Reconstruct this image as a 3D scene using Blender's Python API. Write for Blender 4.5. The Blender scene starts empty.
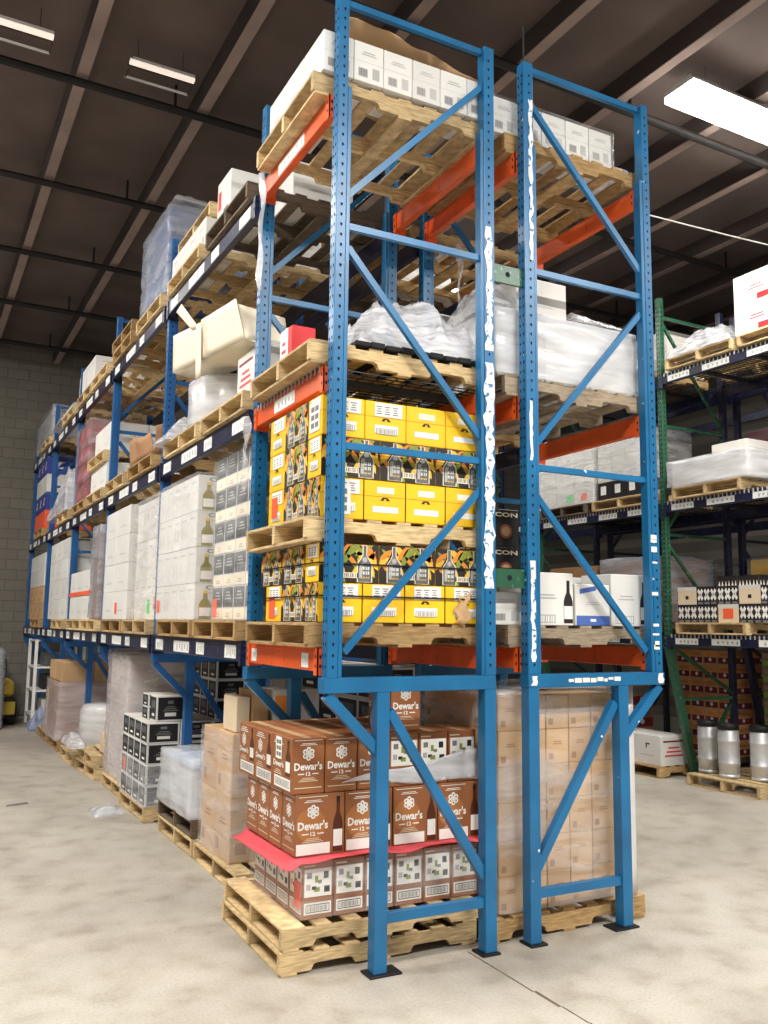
import bpy, math, random
from mathutils import Matrix, Vector, noise
C = bpy.context.scene.collection
PI = math.pi
rnd = random.Random(7)
# ------------------------------------------------------------------ frames
TH = math.radians(1.0)
G = Matrix.Translation((0, 1.27, 0)) @ Matrix.Rotation(TH, 4, 'Z') @ Matrix.Translation((0, -1.27, 0))
I4 = Matrix.Identity(4)
XF = [G]                       # current building frame
def frame(m): XF[0] = m

# ------------------------------------------------------------------ materials
MAT = {}
def lin(c):
    return tuple(((v / 255) / 12.92 if v / 255 <= .04045 else ((v / 255 + .055) / 1.055) ** 2.4) for v in c)
def base(name):
    m = bpy.data.materials.new(name); m.use_nodes = True
    n = m.node_tree.nodes; n.clear()
    out = n.new('ShaderNodeOutputMaterial'); p = n.new('ShaderNodeBsdfPrincipled')
    m.node_tree.links.new(p.outputs[0], out.inputs[0])
    MAT[name] = m
    return m, n, m.node_tree.links, p, out
def noisy(name, rgb, rough=.6, var=.12, scale=6, metal=0, rand=.1, bump=0, spec=.4, detail=4):
    """one colour broken up by noise and a small per-object shift"""
    m, n, l, p, out = base(name)
    c = lin(rgb)
    tc = n.new('ShaderNodeTexCoord'); nz = n.new('ShaderNodeTexNoise')
    nz.inputs['Scale'].default_value = scale; nz.inputs['Detail'].default_value = detail
    l.new(tc.outputs['Object'], nz.inputs['Vector'])
    mr = n.new('ShaderNodeMapRange'); mr.inputs[1].default_value = .25; mr.inputs[2].default_value = .75
    mr.inputs[3].default_value = 1 - var; mr.inputs[4].default_value = 1 + var
    l.new(nz.outputs[0], mr.inputs[0])
    oi = n.new('ShaderNodeObjectInfo'); m2 = n.new('ShaderNodeMapRange')
    m2.inputs[3].default_value = 1 - rand; m2.inputs[4].default_value = 1 + rand
    l.new(oi.outputs['Random'], m2.inputs[0])
    mu = n.new('ShaderNodeMath'); mu.operation = 'MULTIPLY'
    l.new(mr.outputs[0], mu.inputs[0]); l.new(m2.outputs[0], mu.inputs[1])
    vm = n.new('ShaderNodeVectorMath'); vm.operation = 'SCALE'; vm.inputs[0].default_value = c
    l.new(mu.outputs[0], vm.inputs['Scale']); l.new(vm.outputs[0], p.inputs['Base Color'])
    p.inputs['Roughness'].default_value = rough; p.inputs['Metallic'].default_value = metal
    p.inputs['Specular IOR Level'].default_value = spec
    if bump:
        b = n.new('ShaderNodeBump'); b.inputs['Strength'].default_value = bump; b.inputs['Distance'].default_value = .01
        l.new(nz.outputs[0], b.inputs['Height']); l.new(b.outputs[0], p.inputs['Normal'])
    return m
def paint(name, rgb, chip=(225, 225, 222), amount=.66, rough=.33, chips_scale=26, zfade=None):
    """enamel with chipped spots"""
    m, n, l, p, out = base(name)
    tc = n.new('ShaderNodeTexCoord'); nz = n.new('ShaderNodeTexNoise')
    nz.inputs['Scale'].default_value = chips_scale; nz.inputs['Detail'].default_value = 3
    l.new(tc.outputs['Object'], nz.inputs['Vector'])
    gt = n.new('ShaderNodeMath'); gt.operation = 'GREATER_THAN'; gt.inputs[1].default_value = amount
    l.new(nz.outputs[0], gt.inputs[0])
    n2 = n.new('ShaderNodeTexNoise'); n2.inputs['Scale'].default_value = 3
    l.new(tc.outputs['Object'], n2.inputs['Vector'])
    mr = n.new('ShaderNodeMapRange'); mr.inputs[1].default_value = .3; mr.inputs[2].default_value = .7; mr.inputs[3].default_value = .82; mr.inputs[4].default_value = 1.15
    l.new(n2.outputs[0], mr.inputs[0])
    vm = n.new('ShaderNodeVectorMath'); vm.operation = 'SCALE'; vm.inputs[0].default_value = lin(rgb)
    l.new(mr.outputs[0], vm.inputs['Scale'])
    mx = n.new('ShaderNodeMix'); mx.data_type = 'RGBA'
    l.new(gt.outputs[0], mx.inputs[0]); l.new(vm.outputs[0], mx.inputs[6]); mx.inputs[7].default_value = (*lin(chip), 1)
    l.new(mx.outputs[2], p.inputs['Base Color']); p.inputs['Roughness'].default_value = rough
    return m
def wood(name, rgb, dark=.55):
    m, n, l, p, out = base(name)
    tc = n.new('ShaderNodeTexCoord'); mp = n.new('ShaderNodeMapping'); mp.inputs['Scale'].default_value = (4, 4, 30)
    l.new(tc.outputs['Object'], mp.inputs['Vector'])
    nz = n.new('ShaderNodeTexNoise'); nz.inputs['Scale'].default_value = 3; nz.inputs['Detail'].default_value = 6
    l.new(mp.outputs[0], nz.inputs['Vector'])
    oi = n.new('ShaderNodeObjectInfo')
    m2 = n.new('ShaderNodeMapRange'); m2.inputs[3].default_value = .72; m2.inputs[4].default_value = 1.15
    l.new(oi.outputs['Random'], m2.inputs[0])
    mr = n.new('ShaderNodeMapRange'); mr.inputs[1].default_value = .3; mr.inputs[2].default_value = .7; mr.inputs[3].default_value = dark; mr.inputs[4].default_value = 1.12
    l.new(nz.outputs[0], mr.inputs[0])
    mu = n.new('ShaderNodeMath'); mu.operation = 'MULTIPLY'; l.new(mr.outputs[0], mu.inputs[0]); l.new(m2.outputs[0], mu.inputs[1])
    vm = n.new('ShaderNodeVectorMath'); vm.operation = 'SCALE'; vm.inputs[0].default_value = lin(rgb)
    l.new(mu.outputs[0], vm.inputs['Scale']); l.new(vm.outputs[0], p.inputs['Base Color'])
    p.inputs['Roughness'].default_value = .8; p.inputs['Specular IOR Level'].default_value = .2
    return m
def film(name, lo, hi, rgb=(245, 246, 248), scale=3.2, rough=.22, bump=.35):
    """stretch film: part clear, part milky, with glossy wrinkles"""
    m, n, l, p, out = base(name)
    tc = n.new('ShaderNodeTexCoord'); mp = n.new('ShaderNodeMapping'); mp.inputs['Rotation'].default_value = (.35, .3, 0); mp.inputs['Scale'].default_value = (.7, .7, 3.4)
    l.new(tc.outputs['Object'], mp.inputs['Vector'])
    nz = n.new('ShaderNodeTexNoise'); nz.inputs['Scale'].default_value = scale; nz.inputs['Detail'].default_value = 3; nz.inputs['Distortion'].default_value = .35
    l.new(mp.outputs[0], nz.inputs['Vector'])
    mr = n.new('ShaderNodeMapRange'); mr.inputs[1].default_value = .35; mr.inputs[2].default_value = .7; mr.inputs[3].default_value = lo; mr.inputs[4].default_value = hi
    l.new(nz.outputs[0], mr.inputs[0])
    p.inputs['Base Color'].default_value = (*lin(rgb), 1); p.inputs['Roughness'].default_value = rough
    b = n.new('ShaderNodeBump'); b.inputs['Strength'].default_value = bump; b.inputs['Distance'].default_value = .02
    l.new(nz.outputs[0], b.inputs['Height']); l.new(b.outputs[0], p.inputs['Normal'])
    t = n.new('ShaderNodeBsdfTransparent'); mx = n.new('ShaderNodeMixShader')
    l.new(mr.outputs[0], mx.inputs[0]); l.new(t.outputs[0], mx.inputs[1]); l.new(p.outputs[0], mx.inputs[2])
    l.new(mx.outputs[0], out.inputs[0])
    return m
def emit(name, rgb, s):
    m, n, l, p, out = base(name)
    p.inputs['Base Color'].default_value = (*lin(rgb), 1)
    p.inputs['Emission Color'].default_value = (*lin(rgb), 1); p.inputs['Emission Strength'].default_value = s
    return m

paint('blue', (22, 103, 152), amount=.80); paint('blue_worn', (22, 103, 152), amount=.735, chips_scale=24)
paint('scrape', (226, 228, 228), chip=(60, 120, 170), amount=.60, chips_scale=30, rough=.6)
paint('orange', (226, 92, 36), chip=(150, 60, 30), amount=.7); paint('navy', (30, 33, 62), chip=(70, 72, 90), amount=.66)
paint('green', (44, 92, 68), chip=(96, 140, 118), amount=.64); paint('navy_blue', (32, 88, 146), chip=(70, 110, 150), amount=.72)
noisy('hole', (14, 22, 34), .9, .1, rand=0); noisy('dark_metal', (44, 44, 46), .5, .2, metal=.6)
wood('pallet_light', (222, 194, 146)); wood('pallet_mid', (190, 156, 108)); wood('pallet_dark', (120, 104, 88)); wood('pallet_grey', (168, 152, 130))
noisy('kraft', (196, 160, 118), .8, .06, 3); noisy('kraft_brown', (160, 120, 84), .8, .08, 3); noisy('kraft_pale', (222, 202, 172), .75, .05, 3)
noisy('cream', (238, 226, 202), .75, .04, 3); noisy('white_box', (216, 215, 211), .7, .04, 3, rand=.06); noisy('offwhite', (216, 212, 206), .7, .06, 3)
noisy('whisky', (150, 94, 56), .5, .08, 2, rand=.05); noisy('whisky_dark', (84, 40, 22), .5, .1, 8); noisy('whisky_glow', (174, 112, 62), .5, .08, 3)
noisy('yellow', (242, 192, 30), .5, .04, 3, rand=.04); noisy('yellow_dark', (190, 132, 20), .6, .05)
noisy('ink', (30, 28, 30), .55, .1); noisy('panel_black', (44, 38, 32), .5, .15, 9); noisy('ink_grey', (120, 118, 118), .7, .15, 20)
noisy('photo_grey', (96, 98, 100), .6, .5, 16, rand=.12); noisy('print_white', (236, 234, 228), .6, .02); noisy('print_grey', (176, 174, 172), .6, .1)
noisy('leaf_yellow', (232, 186, 60), .5, .1); noisy('leaf_orange', (226, 138, 52), .5, .12); noisy('leaf_green', (132, 150, 62), .5, .12)
noisy('bottle_glass', (176, 176, 170), .3, .2, 8); noisy('bottle_olive', (142, 132, 60), .35, .15); noisy('bottle_dark', (46, 36, 40), .35, .15)
noisy('red', (206, 44, 48), .55, .08); noisy('red_sheet', (206, 74, 82), .6, .08); noisy('tag_orange', (240, 96, 60), .6, .06); noisy('tag_green', (60, 214, 96), .6, .06)
noisy('maroon', (120, 34, 44), .6, .12); noisy('blue_box', (62, 92, 150), .6, .1); noisy('blue_ink', (70, 100, 170), .6, .06); noisy('royal', (52, 60, 140), .6, .08)
noisy('tote_white', (224, 230, 238), .45, .04); noisy('tote_blue', (170, 196, 226), .5, .04)
noisy('steel', (205, 206, 208), .42, .12, 10, metal=.55); noisy('rubber', (26, 26, 28), .8, .1)
noisy('deck_wire', (58, 60, 64), .5, .1, metal=.5); noisy('deck_bright', (196, 196, 196), .4, .1, metal=.4)
noisy('machine_yellow', (196, 168, 60), .5, .1); noisy('tape', (198, 172, 130), .3, .05); noisy('strap_black', (26, 26, 28), .4, .1)
noisy('brown_cap', (150, 84, 52), .6, .1); noisy('paper_label', (234, 236, 232), .55, .04); noisy('pipe', (30, 26, 25), .7, .2)
noisy('white_metal', (232, 232, 230), .4, .04); noisy('enamel', (206, 204, 202), .4, .04); noisy('cable', (226, 224, 218), .6, .04)
film('film', .12, .42); film('film_thin', .05, .26); film('film_milky', .4, .72, (226, 227, 231)); film('film_grey', .35, .7, (176, 180, 190)); film('film_heap', .34, .78, (224, 225, 229), scale=9, bump=.6, rough=.15)
film('film_lilac', .35, .6, (214, 204, 208)); film('film_blue', .4, .8, (176, 190, 226)); film('film_band', .05, .42, scale=2.2)
emit('lamp', (255, 250, 240), 30); emit('lamp_dim', (255, 240, 226), .55)

def mat_floor():
    m, n, l, p, out = base('concrete_floor')
    tc = n.new('ShaderNodeTexCoord')
    def nz(s, d, dist=0):
        t = n.new('ShaderNodeTexNoise'); t.inputs['Scale'].default_value = s; t.inputs['Detail'].default_value = d; t.inputs['Distortion'].default_value = dist
        l.new(tc.outputs['Object'], t.inputs['Vector']); return t
    a = nz(.55, 6, .6); b = nz(4, 8); c = nz(60, 3)
    def ramp(src, stops):
        r = n.new('ShaderNodeValToRGB'); e = r.color_ramp.elements
        e[0].position, e[0].color = stops[0][0], (*lin(stops[0][1]), 1); e[1].position, e[1].color = stops[-1][0], (*lin(stops[-1][1]), 1)
        for pz, col in stops[1:-1]:
            x = e.new(pz); x.color = (*lin(col), 1)
        l.new(src.outputs[0], r.inputs[0]); return r
    r1 = ramp(a, [(.3, (160, 154, 144)), (.5, (178, 172, 161)), (.7, (187, 182, 171))])
    r2 = ramp(b, [(.28, (150, 128, 108)), (.46, (232, 228, 222)), (.6, (255, 255, 255))])
    r3 = ramp(c, [(.3, (226, 224, 220)), (.6, (255, 255, 255))])
    m1 = n.new('ShaderNodeMix'); m1.data_type = 'RGBA'; m1.blend_type = 'MULTIPLY'; m1.inputs[0].default_value = .42
    l.new(r1.outputs[0], m1.inputs[6]); l.new(r2.outputs[0], m1.inputs[7])
    m2 = n.new('ShaderNodeMix'); m2.data_type = 'RGBA'; m2.blend_type = 'MULTIPLY'; m2.inputs[0].default_value = .6
    l.new(m1.outputs[2], m2.inputs[6]); l.new(r3.outputs[0], m2.inputs[7])
    l.new(m2.outputs[2], p.inputs['Base Color'])
    rr = n.new('ShaderNodeMapRange'); rr.inputs[3].default_value = .38; rr.inputs[4].default_value = .7
    l.new(b.outputs[0], rr.inputs[0]); l.new(rr.outputs[0], p.inputs['Roughness'])
    return m
mat_floor()
def mat_block():
    m, n, l, p, out = base('concrete_block')
    tc = n.new('ShaderNodeTexCoord'); mp = n.new('ShaderNodeMapping'); mp.inputs['Rotation'].default_value = (PI / 2, 0, 0)
    l.new(tc.outputs['Object'], mp.inputs['Vector'])
    b = n.new('ShaderNodeTexBrick'); b.inputs['Scale'].default_value = 1
    b.inputs['Brick Width'].default_value = .4; b.inputs['Row Height'].default_value = .2; b.inputs['Mortar Size'].default_value = .008
    b.inputs['Color1'].default_value = (*lin((122, 117, 108)), 1); b.inputs['Color2'].default_value = (*lin((114, 109, 101)), 1); b.inputs['Mortar'].default_value = (*lin((96, 92, 85)), 1)
    l.new(mp.outputs[0], b.inputs['Vector']); l.new(b.outputs[0], p.inputs['Base Color']); p.inputs['Roughness'].default_value = .9
    return m
mat_block()
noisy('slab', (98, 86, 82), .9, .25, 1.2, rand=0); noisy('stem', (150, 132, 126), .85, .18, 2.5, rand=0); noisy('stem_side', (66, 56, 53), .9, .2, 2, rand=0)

# ------------------------------------------------------------------ mesh builder
class MB:
    def __init__(s): s.v = []; s.f = []; s.mi = []; s.mats = []
    def m(s, name):
        if name not in s.mats: s.mats.append(name)
        return s.mats.index(name)
    def poly(s, pts, mat):
        b = len(s.v); s.v += [tuple(p) for p in pts]; s.f.append(tuple(range(b, b + len(pts)))); s.mi.append(s.m(mat))
    def mesh(s, vs, fs, mat):
        b = len(s.v); s.v += [tuple(p) for p in vs]; k = s.m(mat)
        for f in fs: s.f.append(tuple(b + i for i in f)); s.mi.append(k)
    def box(s, x0, x1, y0, y1, z0, z1, mat, c=0):
        if not c:
            vs = [(x, y, z) for z in (z0, z1) for y in (y0, y1) for x in (x0, x1)]
            s.mesh(vs, [(0, 2, 3, 1), (4, 5, 7, 6), (0, 1, 5, 4), (2, 6, 7, 3), (0, 4, 6, 2), (1, 3, 7, 5)], mat); return
        vs = []; idx = {}
        X = (x0, x1); Y = (y0, y1); Z = (z0, z1)
        for i in (0, 1):
            for j in (0, 1):
                for k in (0, 1):
                    sx, sy, sz = (1 - 2 * i) * c, (1 - 2 * j) * c, (1 - 2 * k) * c
                    for a, q in ((0, (X[i], Y[j] + sy, Z[k] + sz)), (1, (X[i] + sx, Y[j], Z[k] + sz)), (2, (X[i] + sx, Y[j] + sy, Z[k]))):
                        idx[i, j, k, a] = len(vs); vs.append(q)
        fs = []
        def q(*t): fs.append(tuple(idx[a] for a in t))
        for i in (0, 1): q((i, 0, 0, 0), (i, 1, 0, 0), (i, 1, 1, 0), (i, 0, 1, 0)); q((0, i, 0, 1), (1, i, 0, 1), (1, i, 1, 1), (0, i, 1, 1)); q((0, 0, i, 2), (1, 0, i, 2), (1, 1, i, 2), (0, 1, i, 2))
        for i in (0, 1):
            for j in (0, 1):
                q((i, j, 0, 0), (i, j, 1, 0), (i, j, 1, 1), (i, j, 0, 1)); q((i, 0, j, 0), (i, 1, j, 0), (i, 1, j, 2), (i, 0, j, 2)); q((0, i, j, 1), (1, i, j, 1), (1, i, j, 2), (0, i, j, 2))
                for k in (0, 1): q((i, j, k, 0), (i, j, k, 1), (i, j, k, 2))
        s.mesh(vs, fs, mat)
    def bar(s, p, q, w, d, mat, up=(0, 1, 0)):
        """box from p to q, w wide in its own plane, d deep along up"""
        p, q = Vector(p), Vector(q); t = (q - p).normalized(); u = Vector(up); u = (u - t * u.dot(t)).normalized(); r = t.cross(u)
        vs = []
        for e in (p, q):
            for a, b in ((-1, -1), (1, -1), (1, 1), (-1, 1)): vs.append(e + r * (a * w / 2) + u * (b * d / 2))
        s.mesh(vs, [(0, 1, 2, 3), (7, 6, 5, 4), (0, 4, 5, 1), (1, 5, 6, 2), (2, 6, 7, 3), (3, 7, 4, 0)], mat)
    def prism(s, pts, axis, a0, a1, mat):
        """2-D outline pulled along an axis"""
        def P(u, v, a): return {'x': (a, u, v), 'y': (u, a, v), 'z': (u, v, a)}[axis]
        n = len(pts); vs = [P(u, v, a0) for u, v in pts] + [P(u, v, a1) for u, v in pts]
        s.mesh(vs, [tuple(range(n - 1, -1, -1)), tuple(range(n, 2 * n))] + [(i, (i + 1) % n, n + (i + 1) % n, n + i) for i in range(n)], mat)
    def lathe(s, prof, mat, n=20, c=(0, 0, 0)):
        vs = []; fs = []
        for r, z in prof:
            for k in range(n): a = 2 * PI * k / n; vs.append((c[0] + r * math.cos(a), c[1] + r * math.sin(a), c[2] + z))
        for i in range(len(prof) - 1):
            for k in range(n): fs.append((i * n + k, i * n + (k + 1) % n, (i + 1) * n + (k + 1) % n, (i + 1) * n + k))
        fs.append(tuple(range(n - 1, -1, -1))); fs.append(tuple((len(prof) - 1) * n + k for k in range(n)))
        s.mesh(vs, fs, mat)
    def tube(s, pts, r, mat, n=8):
        pts = [Vector(p) for p in pts]; vs = []; fs = []
        for i, p in enumerate(pts):
            t = (pts[min(i + 1, len(pts) - 1)] - pts[max(i - 1, 0)]).normalized()
            u = t.orthogonal().normalized(); w = t.cross(u)
            for k in range(n): a = 2 * PI * k / n; vs.append(p + (u * math.cos(a) + w * math.sin(a)) * r)
        for i in range(len(pts) - 1):
            for k in range(n): fs.append((i * n + k, i * n + (k + 1) % n, (i + 1) * n + (k + 1) % n, (i + 1) * n + k))
        fs.append(tuple(range(n - 1, -1, -1))); fs.append(tuple((len(pts) - 1) * n + k for k in range(n)))
        s.mesh(vs, fs, mat)
    def data(s, name, smooth=False):
        me = bpy.data.meshes.new(name); me.from_pydata(s.v, [], s.f)
        for m in s.mats: me.materials.append(MAT[m])
        me.polygons.foreach_set('material_index', s.mi)
        if smooth: me.polygons.foreach_set('use_smooth', [True] * len(s.f))
        me.update(); return me
    def obj(s, name, parent=None, smooth=False, loc=None, rz=0):
        return link(name, s.data(name, smooth), parent, loc, rz)

def link(name, data, parent=None, loc=None, rz=0, rot=None):
    o = bpy.data.objects.new(name, data); C.objects.link(o)
    if parent is not None:
        o.parent = parent
        if loc: o.location = loc
        if rz: o.rotation_euler.z = rz
    else:
        r = Matrix.Rotation(rz, 4, 'Z') if rot is None else rot
        o.matrix_world = XF[0] @ Matrix.Translation(loc or (0, 0, 0)) @ r
    return o
def tag(o, label, cat, group=None, kind=None):
    o['label'] = label; o['category'] = cat
    if group: o['group'] = group
    if kind: o['kind'] = kind
    return o
def thing(name, label, cat, loc=(0, 0, 0), rz=0, group=None, rot=None):
    return tag(link(name, None, None, loc, rz, rot), label, cat, group)
def struct(name, mb):
    o = mb.obj(name); o['kind'] = 'structure'; return o
ORD = ['first', 'second', 'third', 'fourth', 'fifth', 'sixth', 'seventh', 'eighth', 'ninth']
LAY = ['bottom', 'second', 'third', 'fourth', 'fifth', 'sixth', 'seventh']

# ------------------------------------------------------------------ printing on a carton face
TXT = {}
def text_geo(t):
    if t not in TXT:
        cu = bpy.data.curves.new('t', 'FONT'); cu.body = t; cu.size = 1; cu.offset = .03; cu.resolution_u = 2
        o = bpy.data.objects.new('t', cu); C.objects.link(o); bpy.context.view_layer.update()
        me = bpy.data.meshes.new_from_object(o.evaluated_get(bpy.context.evaluated_depsgraph_get()))
        vs = [(v.co.x, v.co.y) for v in me.vertices]; fs = [tuple(p.vertices) for p in me.polygons]
        x0 = min(v[0] for v in vs); x1 = max(v[0] for v in vs); y0 = min(v[1] for v in vs); y1 = max(v[1] for v in vs)
        TXT[t] = ([((x - x0) / (x1 - x0), (y - y0) / (y1 - y0)) for x, y in vs], fs)
        bpy.data.objects.remove(o); bpy.data.curves.remove(cu); bpy.data.meshes.remove(me)
    return TXT[t]
class Face:
    """a carton side as a drawing board: u 0..1 across, v 0..1 up"""
    def __init__(s, mb, o, ud, nd, W, H): s.mb = mb; s.o = Vector(o); s.u = Vector(ud); s.n = Vector(nd); s.W = W; s.H = H; s.k = 0
    def P(s, u, v): return s.o + s.u * (u * s.W) + Vector((0, 0, v * s.H)) + s.n * (.0012 + s.k * .0004)
    def poly(s, pts, mat): s.mb.poly([s.P(*p) for p in pts], mat)
    def rect(s, u0, u1, v0, v1, mat): s.poly([(u0, v0), (u1, v0), (u1, v1), (u0, v1)], mat)
    def up(s): s.k += 1; return s
    def disc(s, u, v, r, mat, n=10, r2=None):
        s.poly([(u + r / s.W * math.cos(2 * PI * k / n), v + (r2 or r) / s.H * math.sin(2 * PI * k / n)) for k in range(n)], mat)
    def text(s, t, u0, u1, v0, v1, mat):
        vs, fs = text_geo(t)
        s.mb.mesh([s.P(u0 + x * (u1 - u0), v0 + y * (v1 - v0)) for x, y in vs], fs, mat)
    def bars(s, u0, u1, v0, v1, mat, n=9):
        for i in range(n):
            a = u0 + (u1 - u0) * i / n; s.rect(a, a + (u1 - u0) / n * (.35 + .3 * ((i * 7) % 3) / 2), v0, v1, mat)
    def lines(s, u0, u1, v0, v1, mat, n=3):
        for i in range(n):
            h = (v1 - v0) / n; w = (u1 - u0) * (.6 + .4 * ((i * 5 + 2) % 3) / 2); s.rect((u0 + u1 - w) / 2, (u0 + u1 + w) / 2, v0 + h * i, v0 + h * (i + .45), mat)
    def bottle(s, uc, v0, v1, w, glass, label, cap=None):
        h = v1 - v0; w /= 2
        s.poly([(uc - w, v0), (uc + w, v0), (uc + w, v0 + .5 * h), (uc + w * .8, v0 + .6 * h), (uc + w * .36, v0 + .72 * h), (uc + w * .34, v1), (uc - w * .34, v1), (uc - w * .36, v0 + .72 * h), (uc - w * .8, v0 + .6 * h), (uc - w, v0 + .5 * h)], glass)
        s.up().rect(uc - w * .92, uc + w * .92, v0 + .1 * h, v0 + .4 * h, label)
        if cap: s.rect(uc - w * .36, uc + w * .36, v0 + .9 * h, v1, cap)
def emblem(f, u, v, r):
    for k in range(6):
        a = PI / 6 + k * PI / 3; f.disc(u + r * .62 * math.cos(a) / f.W, v + r * .62 * math.sin(a) / f.H, r * .38, 'print_white', 8)
    f.disc(u, v, r * .36, 'print_white', 8); f.up()
    for k in range(6):
        a = PI / 6 + k * PI / 3; f.disc(u + r * .62 * math.cos(a) / f.W, v + r * .62 * math.sin(a) / f.H, r * .15, 'whisky', 6)
    f.k -= 1
def whisky_text(f, u0, u1, base_v=.42, hh=.145):
    um = (u0 + u1) / 2; w = u1 - u0
    f.rect(u0 + .02, u1 - .02, .955, .965, 'print_white'); f.lines(um - .3 * w, um + .3 * w, .87, .92, 'print_white', 2)
    emblem(f, um, base_v + hh + .15, .038)
    f.text("Dewar's", u0 + .01 * w, u1 - .01 * w, base_v, base_v + hh, 'print_white')
    f.text('12', um - .08 * w, um + .08 * w, base_v - .1, base_v - .03, 'print_white')
    f.rect(um - .36 * w, um - .14 * w, base_v - .075, base_v - .055, 'print_white'); f.rect(um + .14 * w, um + .36 * w, base_v - .075, base_v - .055, 'print_white')
    f.lines(um - .34 * w, um + .34 * w, base_v - .2, base_v - .12, 'kraft_pale', 3)
def w_logo(f): whisky_text(f, .06, .94); f.rect(.08, .92, .1, .115, 'kraft_pale')
def w_logo_bottle(f):
    f.disc(.3, .5, .09, 'whisky_glow', 14); f.up()
    f.rect(.66, 1, .04, .96, 'whisky_dark') if False else None
    whisky_text(f, .04, .66); f.rect(.02, .7, .02, .2, 'print_white'); f.bottle(.86, .03, .94, .2, 'whisky_dark', 'print_white', 'ink')
def w_bottle_bar(f):
    f.lines(.06, .56, .84, .95, 'print_white', 3); emblem(f, .3, .68, .04); f.text("Dewar's", .05, .58, .42, .53, 'print_white'); f.lines(.1, .5, .28, .38, 'kraft_pale', 3)
    f.bottle(.8, .3, .95, .24, 'whisky_dark', 'print_white', 'ink'); f.up().rect(.12, .95, .05, .25, 'print_white'); f.up().rect(.17, .9, .09, .21, 'ink'); f.up().rect(.18, .89, .1, .2, 'print_white'); f.up().bars(.2, .87, .11, .19, 'ink_grey', 14)
def w_icons(f):
    f.lines(.05, .4, .9, .96, 'kraft_pale', 1); f.rect(.06, .94, .38, .86, 'print_white'); f.up()
    for i, (a, b, c, d, m) in enumerate(((.14, .3, .7, .8, 'ink_grey'), (.4, .5, .62, .74, 'leaf_green'), (.68, .84, .68, .8, 'ink'), (.12, .26, .5, .6, 'print_grey'), (.38, .56, .46, .54, 'leaf_green'), (.7, .88, .44, .55, 'ink'), (.3, .44, .5, .56, 'ink'), (.5, .62, .6, .66, 'ink_grey'))): f.rect(a, b, c, d, m)
    f.k = 0; f.rect(.06, .94, .08, .28, 'print_white'); f.up().rect(.12, .88, .11, .25, 'ink'); f.up().rect(.14, .86, .125, .235, 'print_white'); f.up().bars(.17, .83, .135, .225, 'ink_grey', 16)
def y_end(label):
    def art(f):
        f.rect(0, 1, .595, .608, 'yellow_dark'); f.up()
        f.poly([(.38, .5), (.62, .5), (.56, .58), (.44, .58)], 'ink')
        f.up().rect(.47, .53, .5, .54, 'yellow')
        if label:
            f.rect(.22, .9, .62, .97, 'print_white'); f.up()
            for i in range(3): f.lines(.26 + .2 * i, .4 + .2 * i, .68, .92, 'ink_grey', 4)
            f.rect(.22, .8, .19, .4, 'print_white'); f.up().rect(.26, .76, .16, .31, 'ink'); f.up().rect(.27, .75, .17, .3, 'print_white'); f.up().bars(.29, .73, .18, .29, 'ink_grey', 14)
        else:
            f.rect(.3, .72, .68, .84, 'cream'); f.rect(.2, .82, .2, .35, 'print_white')
    return art
def y_panel(f):
    r = random.Random(3)
    f.rect(0, 1, 0, 1, 'panel_black'); f.up()
    for i in range(34):
        u = r.uniform(.03, .97); v = r.uniform(.15, .95); a = r.uniform(.5, 1.2) * r.choice((-1, -1, 1)) ; L = r.uniform(.06, .13); w = L * .36
        ca, sa = math.cos(a), math.sin(a); pts = []
        for t, s_ in ((-1, 0), (-.5, .8), (.1, 1), (.6, .7), (1, 0), (.5, -.7), (-.1, -.9), (-.6, -.6)):
            x, y = t * L * .6, s_ * w * .5; pts.append((min(.995, max(.005, u + (x * ca - y * sa) / f.W)), min(.99, max(.01, v + (x * sa + y * ca) / f.H))))
        f.k = 1 + (i % 3); f.poly(pts, r.choice(('leaf_yellow', 'leaf_orange', 'leaf_yellow', 'leaf_green')))
    for u in (.26, .76):
        f.k = 5; w = .13
        f.poly([(u - w, .02), (u + w, .02), (u + w, .5), (u + w * .5, .64), (u + w * .3, .72), (u + w * .3, .98), (u - w * .3, .98), (u - w * .3, .72), (u - w * .5, .64), (u - w, .5)], 'cream')
        f.k = 6; w = .115
        f.poly([(u - w, .03), (u + w, .03), (u + w, .5), (u + w * .45, .64), (u + w * .22, .72), (u + w * .22, .97), (u - w * .22, .97), (u - w * .22, .72), (u - w * .45, .64), (u - w, .5)], 'photo_grey')
        f.k = 7; f.disc(u, .6, .016, 'print_grey', 8)
        f.poly([(u - .09, .5), (u - .02, .52), (u - .05, .12), (u - .095, .12)], 'bottle_glass')
        for i, (a, b) in enumerate(((.34, .42), (.22, .3), (.12, .16))): f.bars(u - .085, u + .085, a, b, 'print_white' if i < 2 else 'leaf_yellow', 6)
    f.k = 5; f.rect(.36, .66, .12, .26, 'cream'); f.up().bars(.39, .63, .14, .24, 'ink_grey', 8)
def wine_side(f):
    for u in (.2, .62): f.rect(u, u + .18, .25, .6, 'offwhite')
    f.lines(.2, .8, .8, .86, 'print_grey', 1)
def wine_front(f):
    f.text('CHA', .3, .86, .83, .95, 'ink_grey'); f.lines(.34, .8, .74, .78, 'print_grey', 1)
    f.bottle(.3, .03, .8, .34, 'bottle_olive', 'print_white', 'leaf_yellow')
def photo_side(f):
    f.rect(.015, .985, .38, .98, 'photo_grey'); f.up(); f.lines(.2, .8, .62, .9, 'print_grey', 3); f.bars(.08, .92, .42, .5, 'ink', 7); f.k = 0; f.rect(.015, .985, .03, .34, 'cream'); f.up().lines(.3, .7, .1, .24, 'print_grey', 2)
def photo_front(f):
    f.rect(.05, .95, .4, .96, 'photo_grey'); f.rect(.05, .95, .06, .36, 'cream'); f.up(); f.disc(.78, .19, .022, 'ink_grey'); f.rect(.1, .5, .1, .3, 'print_grey')
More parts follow.
